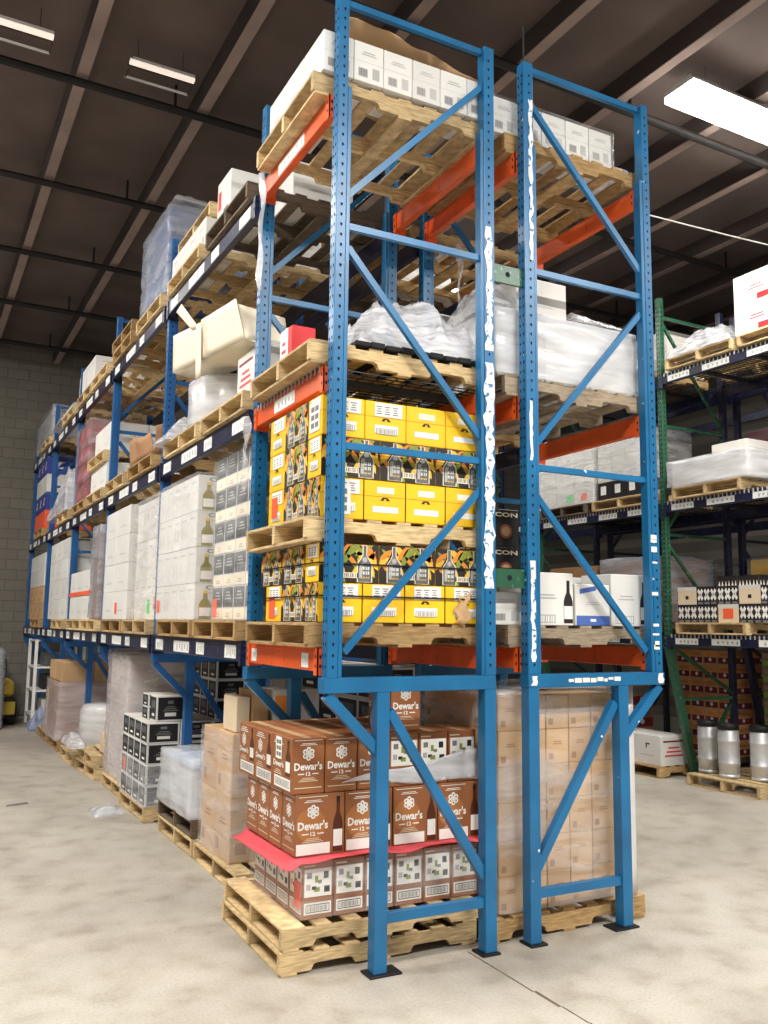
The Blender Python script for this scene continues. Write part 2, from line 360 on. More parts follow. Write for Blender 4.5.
def black_case(f):
    f.rect(.06, .94, .07, .93, 'ink'); f.up(); f.rect(.3, .7, .2, .34, 'print_white'); f.lines(.24, .76, .4, .62, 'ink_grey', 3); f.rect(.4, .6, .68, .8, 'ink_grey')
def black_side(f):
    f.rect(.04, .96, .07, .93, 'ink'); f.up(); f.rect(.2, .8, .5, .8, 'photo_grey'); f.rect(.3, .7, .2, .3, 'print_white')
def plain(f): f.lines(.25, .75, .3, .36, 'print_grey', 2)
def white_code(f):
    f.rect(.14, .46, .12, .34, 'print_grey'); f.up().bars(.16, .44, .14, .32, 'ink_grey', 8); f.k = 0
    f.rect(.62, .86, .12, .4, 'print_grey'); f.rect(0, 1, .5, .507, 'print_grey'); f.lines(.25, .75, .68, .8, 'print_grey', 2)
def kraft_mark(f): f.lines(.3, .7, .55, .68, 'kraft_brown', 2); f.rect(.1, .3, .12, .3, 'kraft_brown')
def red_print(f): f.lines(.15, .85, .3, .7, 'red_sheet', 3); f.rect(.1, .9, .78, .84, 'maroon')
def redwhite(f): f.rect(0, .68, 0, 1, 'print_white'); f.up(); f.lines(.1, .56, .2, .8, 'red', 3)
def slot(f): f.rect(.3, .85, .86, .95, 'photo_grey'); f.rect(.3, .85, .04, .07, 'photo_grey')
def cans(f):
    f.rect(0, 1, 0, 1, 'ink'); f.up()
    n = max(3, round(f.W / .1))
    for i in range(n):
        u = (i + .5) / n; a = .45 / n
        f.poly([(u - a, .75), (u - a * .5, .9), (u + a, .35), (u + a * .5, .2)], 'print_white'); f.poly([(u + a, .75), (u + a * .5, .9), (u - a, .35), (u - a * .5, .2)], 'print_white')
        f.up().disc(u, .55, .012, 'print_grey', 8); f.k -= 1; f.rect(u - a * .8, u + a * .8, .02, .14, 'ink_grey')
def tray_kraft(f): f.rect(.42, .58, .3, .5, 'ink'); f.rect(0, 1, .78, 1, 'offwhite')
def wine_big(f):
    f.lines(.2, .62, .5, .62, 'print_grey', 2); f.bottle(.88, .04, .86, .2, 'bottle_dark', 'print_white'); f.k = 0; f.rect(.1, .6, .04, .2, 'print_grey'); f.up().bars(.12, .58, .06, .18, 'print_white', 12)
def wine_blue(f):
    f.rect(.02, .98, 0, .24, 'blue_ink'); f.poly([(.12, .76), (.6, .86), (.6, .97), (.12, .88)], 'blue_ink'); f.lines(.3, .7, .5, .6, 'print_grey', 2); f.up().rect(.42, .58, .1, .16, 'print_white')
def round_logo(f): f.text('CON', .3, .95, .8, .92, 'cream'); f.disc(.62, .42, .06, 'brown_cap', 16); f.up().disc(.62, .42, .04, 'kraft', 12)
def royal_side(f): f.poly([(.2, .3), (.34, .3), (.6, .62), (.8, .7), (.5, .72)], 'print_white'); f.poly([(.4, .34), (.62, .3), (.7, .42)], 'print_white'); f.rect(0, 1, .86, .95, 'blue_box')
def mixed(a, b):
    def art(f):
        f.rect(.06, .94, .1, .5, a); f.rect(.06, .94, .58, .9, b); f.up(); f.disc(.5, .34, f.H * .13, 'print_white', 8); f.lines(.2, .8, .66, .84, 'ink_grey', 2)
    return art
def redmark(f): f.rect(.08, .3, .45, .8, 'red'); f.lines(.5, .85, .3, .5, 'ink_grey', 1)
def white_r(f): f.rect(.5, .54, .55, .72, 'ink'); f.rect(.54, .64, .67, .72, 'ink'); f.lines(.3, .8, .3, .36, 'print_grey', 1)

CT = {}
def carton_data(key, dims, body, art):
    """art = (front, side): front drawn on -Y/+Y, side on -X/+X"""
    k = (key, dims)
    if k not in CT:
        sx, sy, sz = dims; mb = MB(); mb.box(-sx / 2, sx / 2, -sy / 2, sy / 2, 0, sz, body, .004)
        ab = MB(); fr, sd = art
        if fr:
            fr(Face(ab, (-sx / 2, -sy / 2, 0), (1, 0, 0), (0, -1, 0), sx, sz))
            if sd: fr(Face(ab, (sx / 2, sy / 2, 0), (-1, 0, 0), (0, 1, 0), sx, sz))
        if sd:
            sd(Face(ab, (-sx / 2, sy / 2, 0), (0, -1, 0), (-1, 0, 0), sy, sz))
            if fr: sd(Face(ab, (sx / 2, -sy / 2, 0), (0, 1, 0), (1, 0, 0), sy, sz))
        for n_, o_, u_, w_ in (((0, -1, 0), (-sx / 2, -sy / 2, 0), (1, 0, 0), sx), ((-1, 0, 0), (-sx / 2, sy / 2, 0), (0, -1, 0), sy)):
            if ab.f: Face(ab, o_, u_, n_, w_, sz).rect(.02, .98, .004, .012, body)
        tb = MB()
        if sx > sy: tb.box(-sx / 2 + .006, sx / 2 - .006, -.024, .024, sz, sz + .0008, 'tape')
        else: tb.box(-.024, .024, -sy / 2 + .006, sy / 2 - .006, sz, sz + .0008, 'tape')
        CT[k] = (mb.data(key), ab.data('printed_pattern') if ab.f else None, tb.data('packing_tape'))
    return CT[k]
def carton(name, dims, body, art, loc, label, group=None, rz=0, tape=False, rot=None, cat='carton'):
    b, a, t = carton_data(name + body + str([x.__name__ + str(id(x)) if x else 0 for x in art]), tuple(round(x, 4) for x in dims), body, art)
    o = link(name, b, None, loc, rz, rot); tag(o, label, cat, group)
    if a: link('printed_pattern', a, o)
    if tape: link('packing_tape', t, o)
    return o
def sticker(o, side, a, z, w, h, mat, label, name='pallet_tag'):
    """paper tag on a carton: side 'x' = its -X face, 'y' = its -Y face; a = offset along the face"""
    mb = MB(); bb = o.data.vertices
    x0 = min(v.co.x for v in bb); y0 = min(v.co.y for v in bb)
    if side == 'x': mb.box(x0 - .004, x0 - .002, a - w / 2, a + w / 2, z, z + h, mat)
    else: mb.box(a - w / 2, a + w / 2, y0 - .004, y0 - .002, z, z + h, mat)
    if mat == 'paper_label':
        for i in range(3):
            for j in range(2):
                q = w * (.1 + .42 * j); r = h * (.12 + .28 * i)
                if side == 'x': mb.box(x0 - .0048, x0 - .004, a - w / 2 + q, a - w / 2 + q + w * .34, z + r, z + r + h * .18, 'ink_grey')
                else: mb.box(a - w / 2 + q, a - w / 2 + q + w * .34, y0 - .0048, y0 - .004, z + r, z + r + h * .18, 'ink_grey')
    t = mb.obj(name, o); t['label'] = label; return t
def stack(name, look, desc, group, x0, y0, z0, n, dims, body, art, show=2, gap=.007, top=False, jit=.0012, skip=(), only=None, tape=True):
    """a load of single cartons; those nobody can see inside it are left out. Returns {(i,j,k): object}"""
    nx, ny, nz = n; sx, sy, sz = dims; out = {}
    for k in range(nz):
        for j in range(ny):
            for i in range(nx):
                if (i, j, k) in skip or (only and not only(i, j, k)): continue
                if not (i == 0 or (j == 0 and i < show) or (top and k == nz - 1)): continue
                lay = ('top' if k == nz - 1 and nz > 1 else LAY[k]) + ' layer'
                if nz == 1: lay = 'single layer'
                if j == 0 and i == 0: pos = 'near aisle corner'
                elif j == 0: pos = ORD[i] + ' from aisle'
                elif i == 0: pos = ORD[j] + ' back'
                else: pos = ORD[j] + ' back, ' + ORD[i] + ' in'
                a = art(i, j, k) if callable(art) else art
                out[i, j, k] = carton(name, (sx - gap, sy - gap, sz - .002), body, a, (x0 + sx * (i + .5) + rnd.uniform(-jit, jit), y0 + sy * (j + .5), z0 + sz * k), f'{look}, {lay}, {pos}, {desc}', group, rnd.uniform(-.003, .003), tape=tape and k == nz - 1)
    return out

# ------------------------------------------------------------------ pallets
PD = {}
def pallet_data(mat):
    if mat not in PD:
        L, W = 1.22, 1.02; d = {}
        st = [(-L / 2, .018)]
        for c in (-.3, .3):
            st += [(c - .13, .018), (c - .115, .05), (c - .095, .057), (c + .095, .057), (c + .115, .05), (c + .13, .018)]
        st += [(L / 2, .018), (L / 2, .118), (-L / 2, .118)]
        m = MB(); m.prism(st, 'y', -.019, .019, mat); d['stringer'] = m.data('stringer')
        for key, w in (('wide', .135), ('slim', .092)):
            m = MB(); m.box(-w / 2, w / 2, -W / 2, W / 2, 0, .018, mat, .002); d[key] = m.data('deck_board')
        m = MB()
        for i, (x, w) in enumerate(TOPB): m.box(x - w / 2, x + w / 2, -W / 2, W / 2, .118, .136, mat)
        d['top'] = m.data('deck_lattice')
        m = MB()
        for x in BOTB: m.box(x - .055, x + .055, -W / 2, W / 2, 0, .018, mat)
        d['base'] = m.data('base_lattice'); PD[mat] = d
    return PD[mat]
TOPB = [(-.5425, .135), (-.37, .092), (-.19, .092), (0, .092), (.18, .092), (.36, .092), (.5425, .135)]
BOTB = [-.555, -.0, .555]
PG = 'wooden pallets in the warehouse'
def pallet(loc, label, mat='pallet_light', near=True, rz=0, rot=None, short=1):
    """loc = bottom centre; stringers run along x"""
    d = pallet_data(mat); p = thing('wooden_pallet', label, 'pallet', loc, rz + rnd.uniform(-.008, .008), PG, rot)
    for y in (-.49, 0, .49): link('stringer', d['stringer'], p, (0, y, 0))
    if near:
        for i, (x, w) in enumerate(TOPB): link('deck_board', d['wide' if w > .1 else 'slim'], p, (x, 0, .118))
        for x in BOTB: link('base_board', d['slim'], p, (x, 0, 0))
    else:
        link('deck_lattice', d['top'], p); link('base_lattice', d['base'], p)
    return p

# ------------------------------------------------------------------ stretch film
def wrap(label, x0, x1, y0, y1, z0, z1, mat='film', amp=.008, seed=0, nz=14, taper=0, top=True, group=None, skirt=0):
    ring = []; c = .01; N = 10
    def edge(a, b, n): return [(a[0] + (b[0] - a[0]) * t / n, a[1] + (b[1] - a[1]) * t / n) for t in range(n)]
    P = [(x0 + c, y0), (x1 - c, y0), (x1, y0 + c), (x1, y1 - c), (x1 - c, y1), (x0 + c, y1), (x0, y1 - c), (x0, y0 + c)]
    for i in range(8): ring += edge(P[i], P[(i + 1) % 8], N if i % 2 == 0 else 3)
    cx, cy = (x0 + x1) / 2, (y0 + y1) / 2; vs = []; n = len(ring)
    for k in range(nz + 1):
        t = k / nz; z = z0 + .003 + (z1 - z0) * t
        for i, (x, y) in enumerate(ring):
            q = noise.noise(Vector((x * 7 + seed, y * 7, z * 9 + (x + y) * 5))) + .5 * noise.noise(Vector((x * 19, y * 19 + seed, z * 30)))
            s = 1 - taper * t ** 2 + skirt * (1 - t) ** 3; d = Vector((x - cx, y - cy)).normalized() * (amp * max(.15, q + .9))
            vs.append((cx + (x - cx) * s + d.x, cy + (y - cy) * s + d.y, z + amp * (q if 0 < k < nz else abs(q) + .3)))
    fs = [(k * n + i, k * n + (i + 1) % n, (k + 1) * n + (i + 1) % n, (k + 1) * n + i) for k in range(nz) for i in range(n)]
    if top:
        b = len(vs)
        for i, (x, y) in enumerate(ring):
            q = noise.noise(Vector((x * 11 + seed, y * 11, 3))); s = .72 * (1 - taper)
            vs.append((cx + (x - cx) * s, cy + (y - cy) * s, z1 + .014 + amp * abs(q) * 2))
        fs += [(nz * n + i, nz * n + (i + 1) % n, b + (i + 1) % n, b + i) for i in range(n)]
        vs.append((cx, cy, z1 + .012)); fs += [(b + i, b + (i + 1) % n, len(vs) - 1) for i in range(n)]
    m = MB(); m.mesh(vs, fs, mat)
    return tag(m.obj('stretch_wrap_sheet', smooth=True), label, 'plastic wrap', group)
def heap(label, x0, x1, y0, y1, z0, h, mat='film_heap', seed=0, prof=None, name='plastic_film_sheet', n=46, rough=.42):
    """crumpled bunch of film: a wrinkled closed mound"""
    vs = []; fs = []
    for a in range(n + 1):
        for b in range(n + 1):
            u, v = a / n, b / n; e = min(1, 3.2 * min(u, 1 - u, v, 1 - v) + .0) ** .6
            x, y = x0 + (x1 - x0) * u, y0 + (y1 - y0) * v
            r = 1 - abs(noise.noise(Vector((x * 5 + seed, y * 5, seed)))) * 1.6; r2 = 1 - abs(noise.noise(Vector((x * 12, y * 12 + seed, 2)))) * 1.8
            z = h * (e if h > .1 else e) * ((prof(u, v) if prof else 1) * (1 - rough) + rough * (.65 * r + .35 * r2))
            w = .03 * noise.noise(Vector((x * 4, y * 4, seed + 9)))
            vs.append((x + w, y + w, z0 + max(0, z)))
    for a in range(n):
        for b in range(n):
            i = a * (n + 1) + b; fs.append((i, i + n + 1, i + n + 2, i + 1))
    m = MB(); m.mesh(vs, fs, mat)
    bd = [a * (n + 1) for a in range(n + 1)] + [n * (n + 1) + b for b in range(1, n + 1)] + [a * (n + 1) + n for a in range(n - 1, -1, -1)] + [b for b in range(n - 1, 0, -1)]
    m.mesh([(vs[i][0], vs[i][1], z0) for i in bd], [tuple(range(len(bd)))], mat)
    return tag(m.obj(name, smooth=True), label, 'plastic film')
def sheet(name, label, cat, grid, mat, thick=.004, parent=None):
    """thin but solid sheet through a grid of points"""
    R, K = len(grid), len(grid[0]); vs = [Vector(p) for r in grid for p in r]; nrm = []
    for i in range(R):
        for j in range(K):
            a = Vector(grid[min(i + 1, R - 1)][j]) - Vector(grid[max(i - 1, 0)][j]); b = Vector(grid[i][min(j + 1, K - 1)]) - Vector(grid[i][max(j - 1, 0)])
            nrm.append(a.cross(b).normalized())
    N = len(vs); vs = vs + [v + n_ * thick for v, n_ in zip(vs, nrm)]; fs = []
    for i in range(R - 1):
        for j in range(K - 1):
            q = (i * K + j, i * K + j + 1, (i + 1) * K + j + 1, (i + 1) * K + j); fs += [q, tuple(N + t for t in reversed(q))]
    bd = list(range(K)) + [i * K + K - 1 for i in range(1, R)] + [(R - 1) * K + j for j in range(K - 2, -1, -1)] + [i * K for i in range(R - 2, 0, -1)]
    for a, b in zip(bd, bd[1:] + bd[:1]): fs.append((b, a, N + a, N + b))
    m = MB(); m.mesh(vs, fs, mat); o = m.obj(name, parent, smooth=True)
    return tag(o, label, cat) if parent is None else o
def bilinear(p00, p10, p11, p01, nu, nv, bend=None):
    g = []
    for i in range(nu + 1):
        r = []
        for j in range(nv + 1):
            u, v = i / nu, j / nv
            p = Vector(p00) * (1 - u) * (1 - v) + Vector(p10) * u * (1 - v) + Vector(p11) * u * v + Vector(p01) * (1 - u) * v
            if bend: p = p + Vector(bend(u, v))
            r.append(p)
        g.append(r)
    return g
# ------------------------------------------------------------------ room
frame(G)
m = MB(); m.box(-9, 13, -9, 14.5, -.2, 0, 'concrete_floor'); struct('floor', m)
m = MB(); m.box(-9, 13, 14.15, 14.4, 0, 7.3, 'concrete_block'); struct('wall_back', m)
m = MB(); m.box(12.2, 12.45, -9, 14.15, 0, 7.3, 'concrete_block'); struct('wall_right', m)
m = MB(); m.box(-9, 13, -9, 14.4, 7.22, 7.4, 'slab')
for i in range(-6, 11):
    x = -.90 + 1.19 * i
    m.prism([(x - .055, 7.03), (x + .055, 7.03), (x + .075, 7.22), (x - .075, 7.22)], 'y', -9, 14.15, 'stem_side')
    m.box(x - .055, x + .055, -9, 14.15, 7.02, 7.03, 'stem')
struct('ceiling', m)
for j in range(8):
    y = -.45 + 2.22 * j
    m = MB(); m.tube([(-9, y, 6.95), (12.2, y, 6.95)], .042, 'pipe', 8)
    for x in range(-8, 12, 4): m.box(x - .012, x + .012, y - .012, y + .012, 6.95, 7.22, 'pipe')
    o = m.obj(f'trim_{j + 1}'); o['kind'] = 'structure'
frame(I4)
m = MB(); r_ = random.Random(2); pts = []
for t in range(25):
    y = .1 - t * .2; pts.append((.93 + .03 * t * .2 + r_.uniform(-.006, .006), y))
for (xa, ya), (xb, yb) in zip(pts, pts[1:]): m.box(min(xa, xb) - .0015, max(xa, xb) + .0015, yb, ya, 0, .0012, 'pallet_dark')
o = m.obj('trim_9'); o['kind'] = 'structure'
frame(G)

def fixture(label, x0, x1, y, z=6.88, w=.22, power=0, mat='lamp', grp='ceiling strip lights', lit_edge=False):
    t = thing('ceiling_light', label, 'light', ((x0 + x1) / 2, y, z), 0, None, None)
    L = (x1 - x0) / 2; m = MB()
    if lit_edge:
        m.box(-L, L, w / 2 - .012, w / 2, 0, .02, 'enamel')
        for sx in (-L, L - .012): m.box(sx, sx + .012, -w / 2 + .07, w / 2 - .012, .0, .012, 'stem_side')
        m.box(-L, L, -w / 2, -w / 2 + .05, .05, .08, 'enamel'); m.box(-L, L, -.02, .02, .06, .08, 'stem_side'); m.box(-L, -L + .02, -w / 2, 0, .06, .08, 'stem_side')
    else: m.prism([(-w / 2, 0), (w / 2, 0), (w / 2 - .04, .07), (-w / 2 + .04, .07)], 'x', -L, L, 'enamel')
    m.obj('housing', t)
    m = MB()
    if lit_edge: m.box(-L, L, -w / 2, -w / 2 + .05, .02, .05, mat)
    else: m.box(-L + .01, L - .01, -w / 2 - .01, w / 2 + .01, -.06, -.002, mat, .01)
    m.obj('diffuser', t)
    m = MB()
    for sx in (-L * .7, L * .7): m.tube([(sx, 0, .07), (sx, 0, 7.22 - z)], .003, 'dark_metal', 6)
    m.obj('hanger_wire', t)
    if power:
        ld = bpy.data.lights.new('lamp', 'AREA'); ld.shape = 'RECTANGLE'; ld.size = x1 - x0; ld.size_y = w; ld.energy = power; ld.color = (1, .965, .915)
        lo = bpy.data.objects.new('lamp_glow', ld); C.objects.link(lo); lo.parent = t; lo.location = (0, 0, -.09)
    return t
PW = 230
LN = ['over the open floor at the corner', 'over the open floor, second along', 'over the open floor, third along', 'over the open floor, fourth along', 'facing the blue end frames', 'facing the green rack end', 'between the blue and green racks, far one']
fixture('bright strip light over the aisle between the blue and green racks', 4.03, 6.47, 1.17, power=PW, w=.36)
fixture('short dim ceiling lamp above the crumpled film on the tall gray load', -.58, .02, 3.47, 6.88, .24, mat='lamp_dim', lit_edge=True)
fixture('short dim ceiling lamp over the open floor of the long aisle', -1.95, -1.24, 3.47, 6.88, .24, mat='lamp_dim', lit_edge=True)
for i, (x, y, k) in enumerate(((-4.4, -3.2, 1.3), (-4.7, 1, 1), (-4.7, 5, .9), (-4.7, 9, .6), (.3, -5.2, 2.0), (4.2, -5.2, 1.2), (3.2, 6.5, .22))):
    fixture('long strip light ' + LN[i], x, x + 2.4, y, power=PW * k)

# ------------------------------------------------------------------ racks
D = 1.07
UC = {}
def upright_data(mir, holes, mat, style):
    key = (mir, holes, mat, style)
    if key in UC: return UC[key]
    X = (lambda d: D - d) if mir else (lambda d: d)
    parts = []
    def add(n, fn, sub=None, label=None):
        m = MB(); fn(m); parts.append((n, m.data(n), sub, label))
    def bx(d0, d1, y0, y1, z0, z1, mt=mat, c=.003):
        def f(m): m.box(min(X(d0), X(d1)), max(X(d0), X(d1)), y0, y1, z0, z1, mt, c)
        return f
    def br(d0, z0, d1, z1, w=.038, dd=.03, y=.038):
        return lambda m: m.bar((X(d0), y, z0), (X(d1), y, z1), w, dd, mat)
    def hl(d0, face):
        def f(m):
            z = 1.6 if style == 'cantilever' else .15
            xq = X(d0 if not mir else D) - .0008; xa = X(d0 + .033)
            m.box(xa - .014, xa + .014, -.0008, -.0002, 1.56, 5.5, mat)
            if face: m.box(xq, xq + .0006, .01, .067, 1.56, 5.5, mat)
            while z < 5.46:
                for zz, c in ((z, 0),):
                    xa = X(d0 + .033)
                    t = [(-.006, 0), (0, -.011), (.006, 0), (.008, .007), (.004, .012), (-.004, .012), (-.008, .007)]
                    m.poly([(xa + u, -.0015, zz + v) for u, v in t], 'hole')
                    xs = X(d0 if not mir else D) - .0015
                    if face:
                        m.poly([(xs, .022 + u, zz + v) for u, v in t], 'hole'); m.poly([(xs, .055 + u, zz + v) for u, v in t], 'hole')
                z += .0605
        return f
    if style == 'cantilever':
        zb0, zb1 = 1.465, 1.545
        for d0, face in ((-.012, not mir), (D - .075, mir)):
            add('post', bx(d0, d0 + (.062 if d0 < 0 else .075), 0, .075, zb1, 5.51))
            if holes: add('hole_pattern', hl(d0, face), 'post')
        for d0 in (.051, D - .098): add('reinforcing_channel', bx(d0, d0 + (.026 if d0 < .5 else .022), .004, .07, zb1, 4.94))
        add('base_beam', bx(-.025, D, 0, .09, zb0, zb1))
        for d0 in (.29, D - .078):
            add('leg', bx(d0, d0 + .078, 0, .078, .012, zb0))
            add('foot_plate', bx(d0 - .03, d0 + .16 if d0 < .5 else d0 + .09, -.02, .1, 0, .012, 'dark_metal', .002))
        for z in (5.48, 4.095, 2.815): add('horizontal_brace', br(.06, z, D - .06, z))
        for a in ((.07, 4.28, 1.03, 5.28), (.08, 3.97, .98, 2.96), (.99, 2.65, .10, 1.68)): add('diagonal_brace', br(*a))
        add('leg_brace', br(.0, 1.455, .31, 1.15, .055, .05)); add('leg_brace', br(.38, 1.36, 1.0, .42, .052, .045)); add('leg_brace', br(.36, .28, 1.0, .28, .05, .045))
    else:      # slant-legged green frame, DD deep
        DD = 1.2
        for d0, z0 in ((0, 1.55), (DD - .075, .012)):
            add('post', bx(d0, d0 + .075, 0, .075, z0, 6.1, mat if d0 == 0 else 'navy'))  # rear post takes navy: dimmer light at depth put into its colour
            if holes and d0 == 0:
                def f(m):
                    z = 1.6; m.box(-.0008, -.0002, .01, .066, 1.56, 6.05, mat); m.box(.026, .05, -.0008, -.0002, 1.56, 6.05, mat)
                    while z < 6:
                        m.box(-.0015, 0, .014, .03, z, z + .022, 'hole'); m.box(-.0015, 0, .046, .062, z, z + .022, 'hole'); m.box(.03, .046, -.0015, 0, z, z + .022, 'hole'); z += .0605
                add('hole_pattern', f, 'post')
        add('slant_leg', lambda m: m.bar((.0375, .0375, 1.6), (.42, .0375, .0), .09, .075, mat))
        for z in (.95, 3.0, 4.4, 5.85): add('horizontal_brace', br(.05 if z > 1 else .22, z, DD - .05, z))
        for a in ((.05, 2.9, 1.15, 1.7), (.05, 3.05, 1.15, 4.35), (.05, 5.8, 1.15, 4.45), (.1, 1.6, 1.13, 1.02), (.42, .06, 1.13, .9)): add('diagonal_brace', br(*a))
        add('foot_plate', lambda m: m.box(.33, .52, -.03, .1, 0, .012, 'dark_metal')); add('foot_plate', lambda m: m.box(1.08, 1.25, -.03, .1, 0, .012, 'dark_metal'))
    UC[key] = parts; return parts
def upright(label, x, y, mir=False, holes=False, mat='blue', style='cantilever'):
    t = thing('rack_upright_frame', label, 'rack frame', (x, y, 0), 0, 'rack upright frames'); last = None
    for n, d, sub, lb in upright_data(mir, holes, mat, style):
        o = link(n, d, last if sub else t)
        if not sub: last = o
    return t
def ragged(m, xa, xb, za, zb, y, mat, seed=1, step=.04):
    r = random.Random(seed); z = za; L = []; R = []
    while z < zb:
        L.append((xa + r.uniform(0, (xb - xa) * .35), z)); R.append((xb - r.uniform(0, (xb - xa) * .3), z)); z += step * r.uniform(.6, 1.4)
    for i in range(len(L) - 1): m.poly([(L[i][0], y, L[i][1]), (R[i][0], y, R[i][1]), (R[i + 1][0], y, R[i + 1][1]), (L[i + 1][0], y, L[i + 1][1])], mat)
def rail(label, y0, y1, x, z, mat, h=.115, lab=(), lip=1, side=-1, long=None):
    """load-carrying bar along the row; side -1 faces the low-x aisle"""
    t = thing('rack_crossbar', label, 'rack crossbar', (x, y0, z), 0, 'rack crossbars'); L = y1 - y0; m = MB(); long = long or (.14 if mat == 'orange' else .16)
    m.box(-.025, .025, .03, L - .03, -h, 0, mat, .004); m.box(-.025, .012, .03, L - .03, -.001, .012, mat, .003)
    m.obj('bar', t)
    for ya, yb, yf in ((.0, .05, .0), (L - .05, L, L - .006)):
        m = MB(); m.box(-.034, -.026, ya, yb, -long + .005, .01, mat); m.box(-.034, .075, yf, yf + .006, -long + .005, .01, mat)
        for q in (-.035, -.085): m.box(-.0352, -.034, (ya + yb) / 2 - .006, (ya + yb) / 2 + .006, q - .009, q + .009, 'hole'); m.box(-.022, -.01, yf - .0012, yf, q - .009, q + .009, 'hole')
        m.obj('end_connector', t)
    for a, b in lab:
        m = MB(); xs = -.0262; m.box(xs - .002, xs, a, b, -h + .015, -.02, 'paper_label'); k = (b - a) / 6
        for i in range(5): m.box(xs - .0026, xs - .002, a + k * (i + .35), a + k * (i + .75), -h + .03 + .012 * (i % 2), -.045, 'print_grey')
        m.obj('price_label', t)
    return t
frame(I4)
fa = upright('blue upright frame standing alone in front of the yellow cartons', 0, 0, False, True, 'blue')
fb = upright('blue upright frame with chipped white base, in front of the tan wrapped load', 1.304, 0, True, True, 'blue_worn')
def mark(par, args, label=None):
    m = MB(); ragged(m, *args); o = m.obj('paint_marking', par)
    if label: o['label'] = label
mark(fa, (.978, 1.07, 2.05, 3.45, -.0026, 'scrape', 3), 'bare white scraped patch'); mark(fa, (.99, 1.06, 3.5, 4.3, -.0026, 'scrape', 4), 'bare white scraped patch')
for k_, a_ in enumerate(((.03, .072, 4.15, 5.28, -.0026, 'scrape', 5), (.012, .06, 1.62, 2.25, -.0026, 'scrape', 6, .03), (.02, .05, 2.85, 3.25, -.0026, 'print_white', 8), (1.03, 1.09, 1.475, 1.54, -.0026, 'print_white', 12, .02), (.01, .07, 1.48, 1.54, -.0026, 'print_white', 14, .02))): mark(fb, (D - a_[1], D - a_[0]) + a_[2:] if False else a_, 'white paint chips')
r_ = random.Random(9); m = MB(); x = .3
while x < .72:
    w_ = r_.uniform(.02, .06); m.box(x, x + w_, -.0026, -.001, 1.498 + r_.uniform(-.008, .008), 1.512 + r_.uniform(0, .014), 'print_white'); x += w_ + .008
m.obj('paint_marking', fb)
for i in range(9):
    z = r_.uniform(1.6, 2.5); m = MB(); m.box(1.0 + r_.uniform(0, .03), 1.055, -.0026, -.001, z, z + r_.uniform(.01, .04), 'print_white'); m.obj('paint_marking', fb)
# green spacers tying the two end frames together
for z, nm in ((4.03, 'upper'), (2.12, 'lower')):
    m = MB(); m.box(1.072, 1.302, .03, .05, z - .06, z + .06, 'green'); m.box(1.072, 1.302, .03, .075, z + .055, z + .06, 'green'); m.poly([(1.19 + .018 * math.cos(a * PI / 6), .0285, z + .018 * math.sin(a * PI / 6)) for a in range(12)], 'hole')
    tag(m.obj('row_spacer'), f'{nm} green steel spacer bolted between the two end frames', 'bracket', 'green row spacers')
frame(G)
YK = [1.27 + 2.515 * k for k in range(6)]
place = ['behind the yellow cartons', 'beside the open cream carton', 'beside the big white cartons with dark slots', 'before the taped white cartons', 'beyond the taped white cartons', 'at the block wall end']
for k, y in enumerate(YK): upright(f'blue upright frame of the long aisle row, {place[k]}', 0, y, False, k < 2, 'navy_blue' if k > 0 else 'blue')
for k, y in enumerate(YK[:4]): upright(f'blue upright frame of the inner row, {ORD[k]} behind the frame with chipped paint', 1.304, y, True, k < 1, 'navy_blue' if k > 0 else 'blue')
LZ = (1.69, 3.26, 4.90); NZ = (1.70, 3.28, 4.84); LV = ('low', 'middle', 'top')
frame(I4)
for i, z in enumerate(LZ):
    rail(f'{LV[i]} orange crossbar on the aisle side of the end bay', .082, 1.264, .0, z, 'orange', lab=([(.14, .24), (1.0, 1.09)], [(.45, .8)], [(.4, .85)])[i])
    rail(f'{LV[i]} orange crossbar on the inner side of the aisle row end bay', .082, 1.264, D - .02, z, 'orange')
    rail(f'{LV[i]} orange crossbar on the near side of the inner row end bay', .082, 1.264, 1.324, z, 'orange')
    rail(f'{LV[i]} orange crossbar on the far side of the inner row end bay', .082, 1.264, 2.354, z, 'orange')
frame(G)
bay = ['next to the end bay', 'in the third bay', 'in the fourth bay', 'in the fifth bay', 'in the bay by the wall']
for b in range(5):
    for i, z in enumerate(NZ):
        rail(f'{LV[i]} dark crossbar with price labels on the aisle side {bay[b]}', YK[b] + .077, YK[b + 1] - .002, -.01, z, 'navy', .125, [(.12, .36), (.85, 1.05), (1.25, 1.7), (2.05, 2.3)])
        if b < 3:
            rail(f'{LV[i]} dark crossbar on the inner side of the aisle row {bay[b]}', YK[b] + .077, YK[b + 1] - .002, D - .02, z, 'navy', .125)
        if b < 2:
            rail(f'{LV[i]} dark crossbar on the near side of the inner row {bay[b]}', YK[b] + .077, YK[b + 1] - .002, 1.324, z, 'navy', .125)
            rail(f'{LV[i]} dark crossbar on the far side of the inner row {bay[b]}', YK[b] + .077, YK[b + 1] - .002, 2.354, z, 'navy', .125)
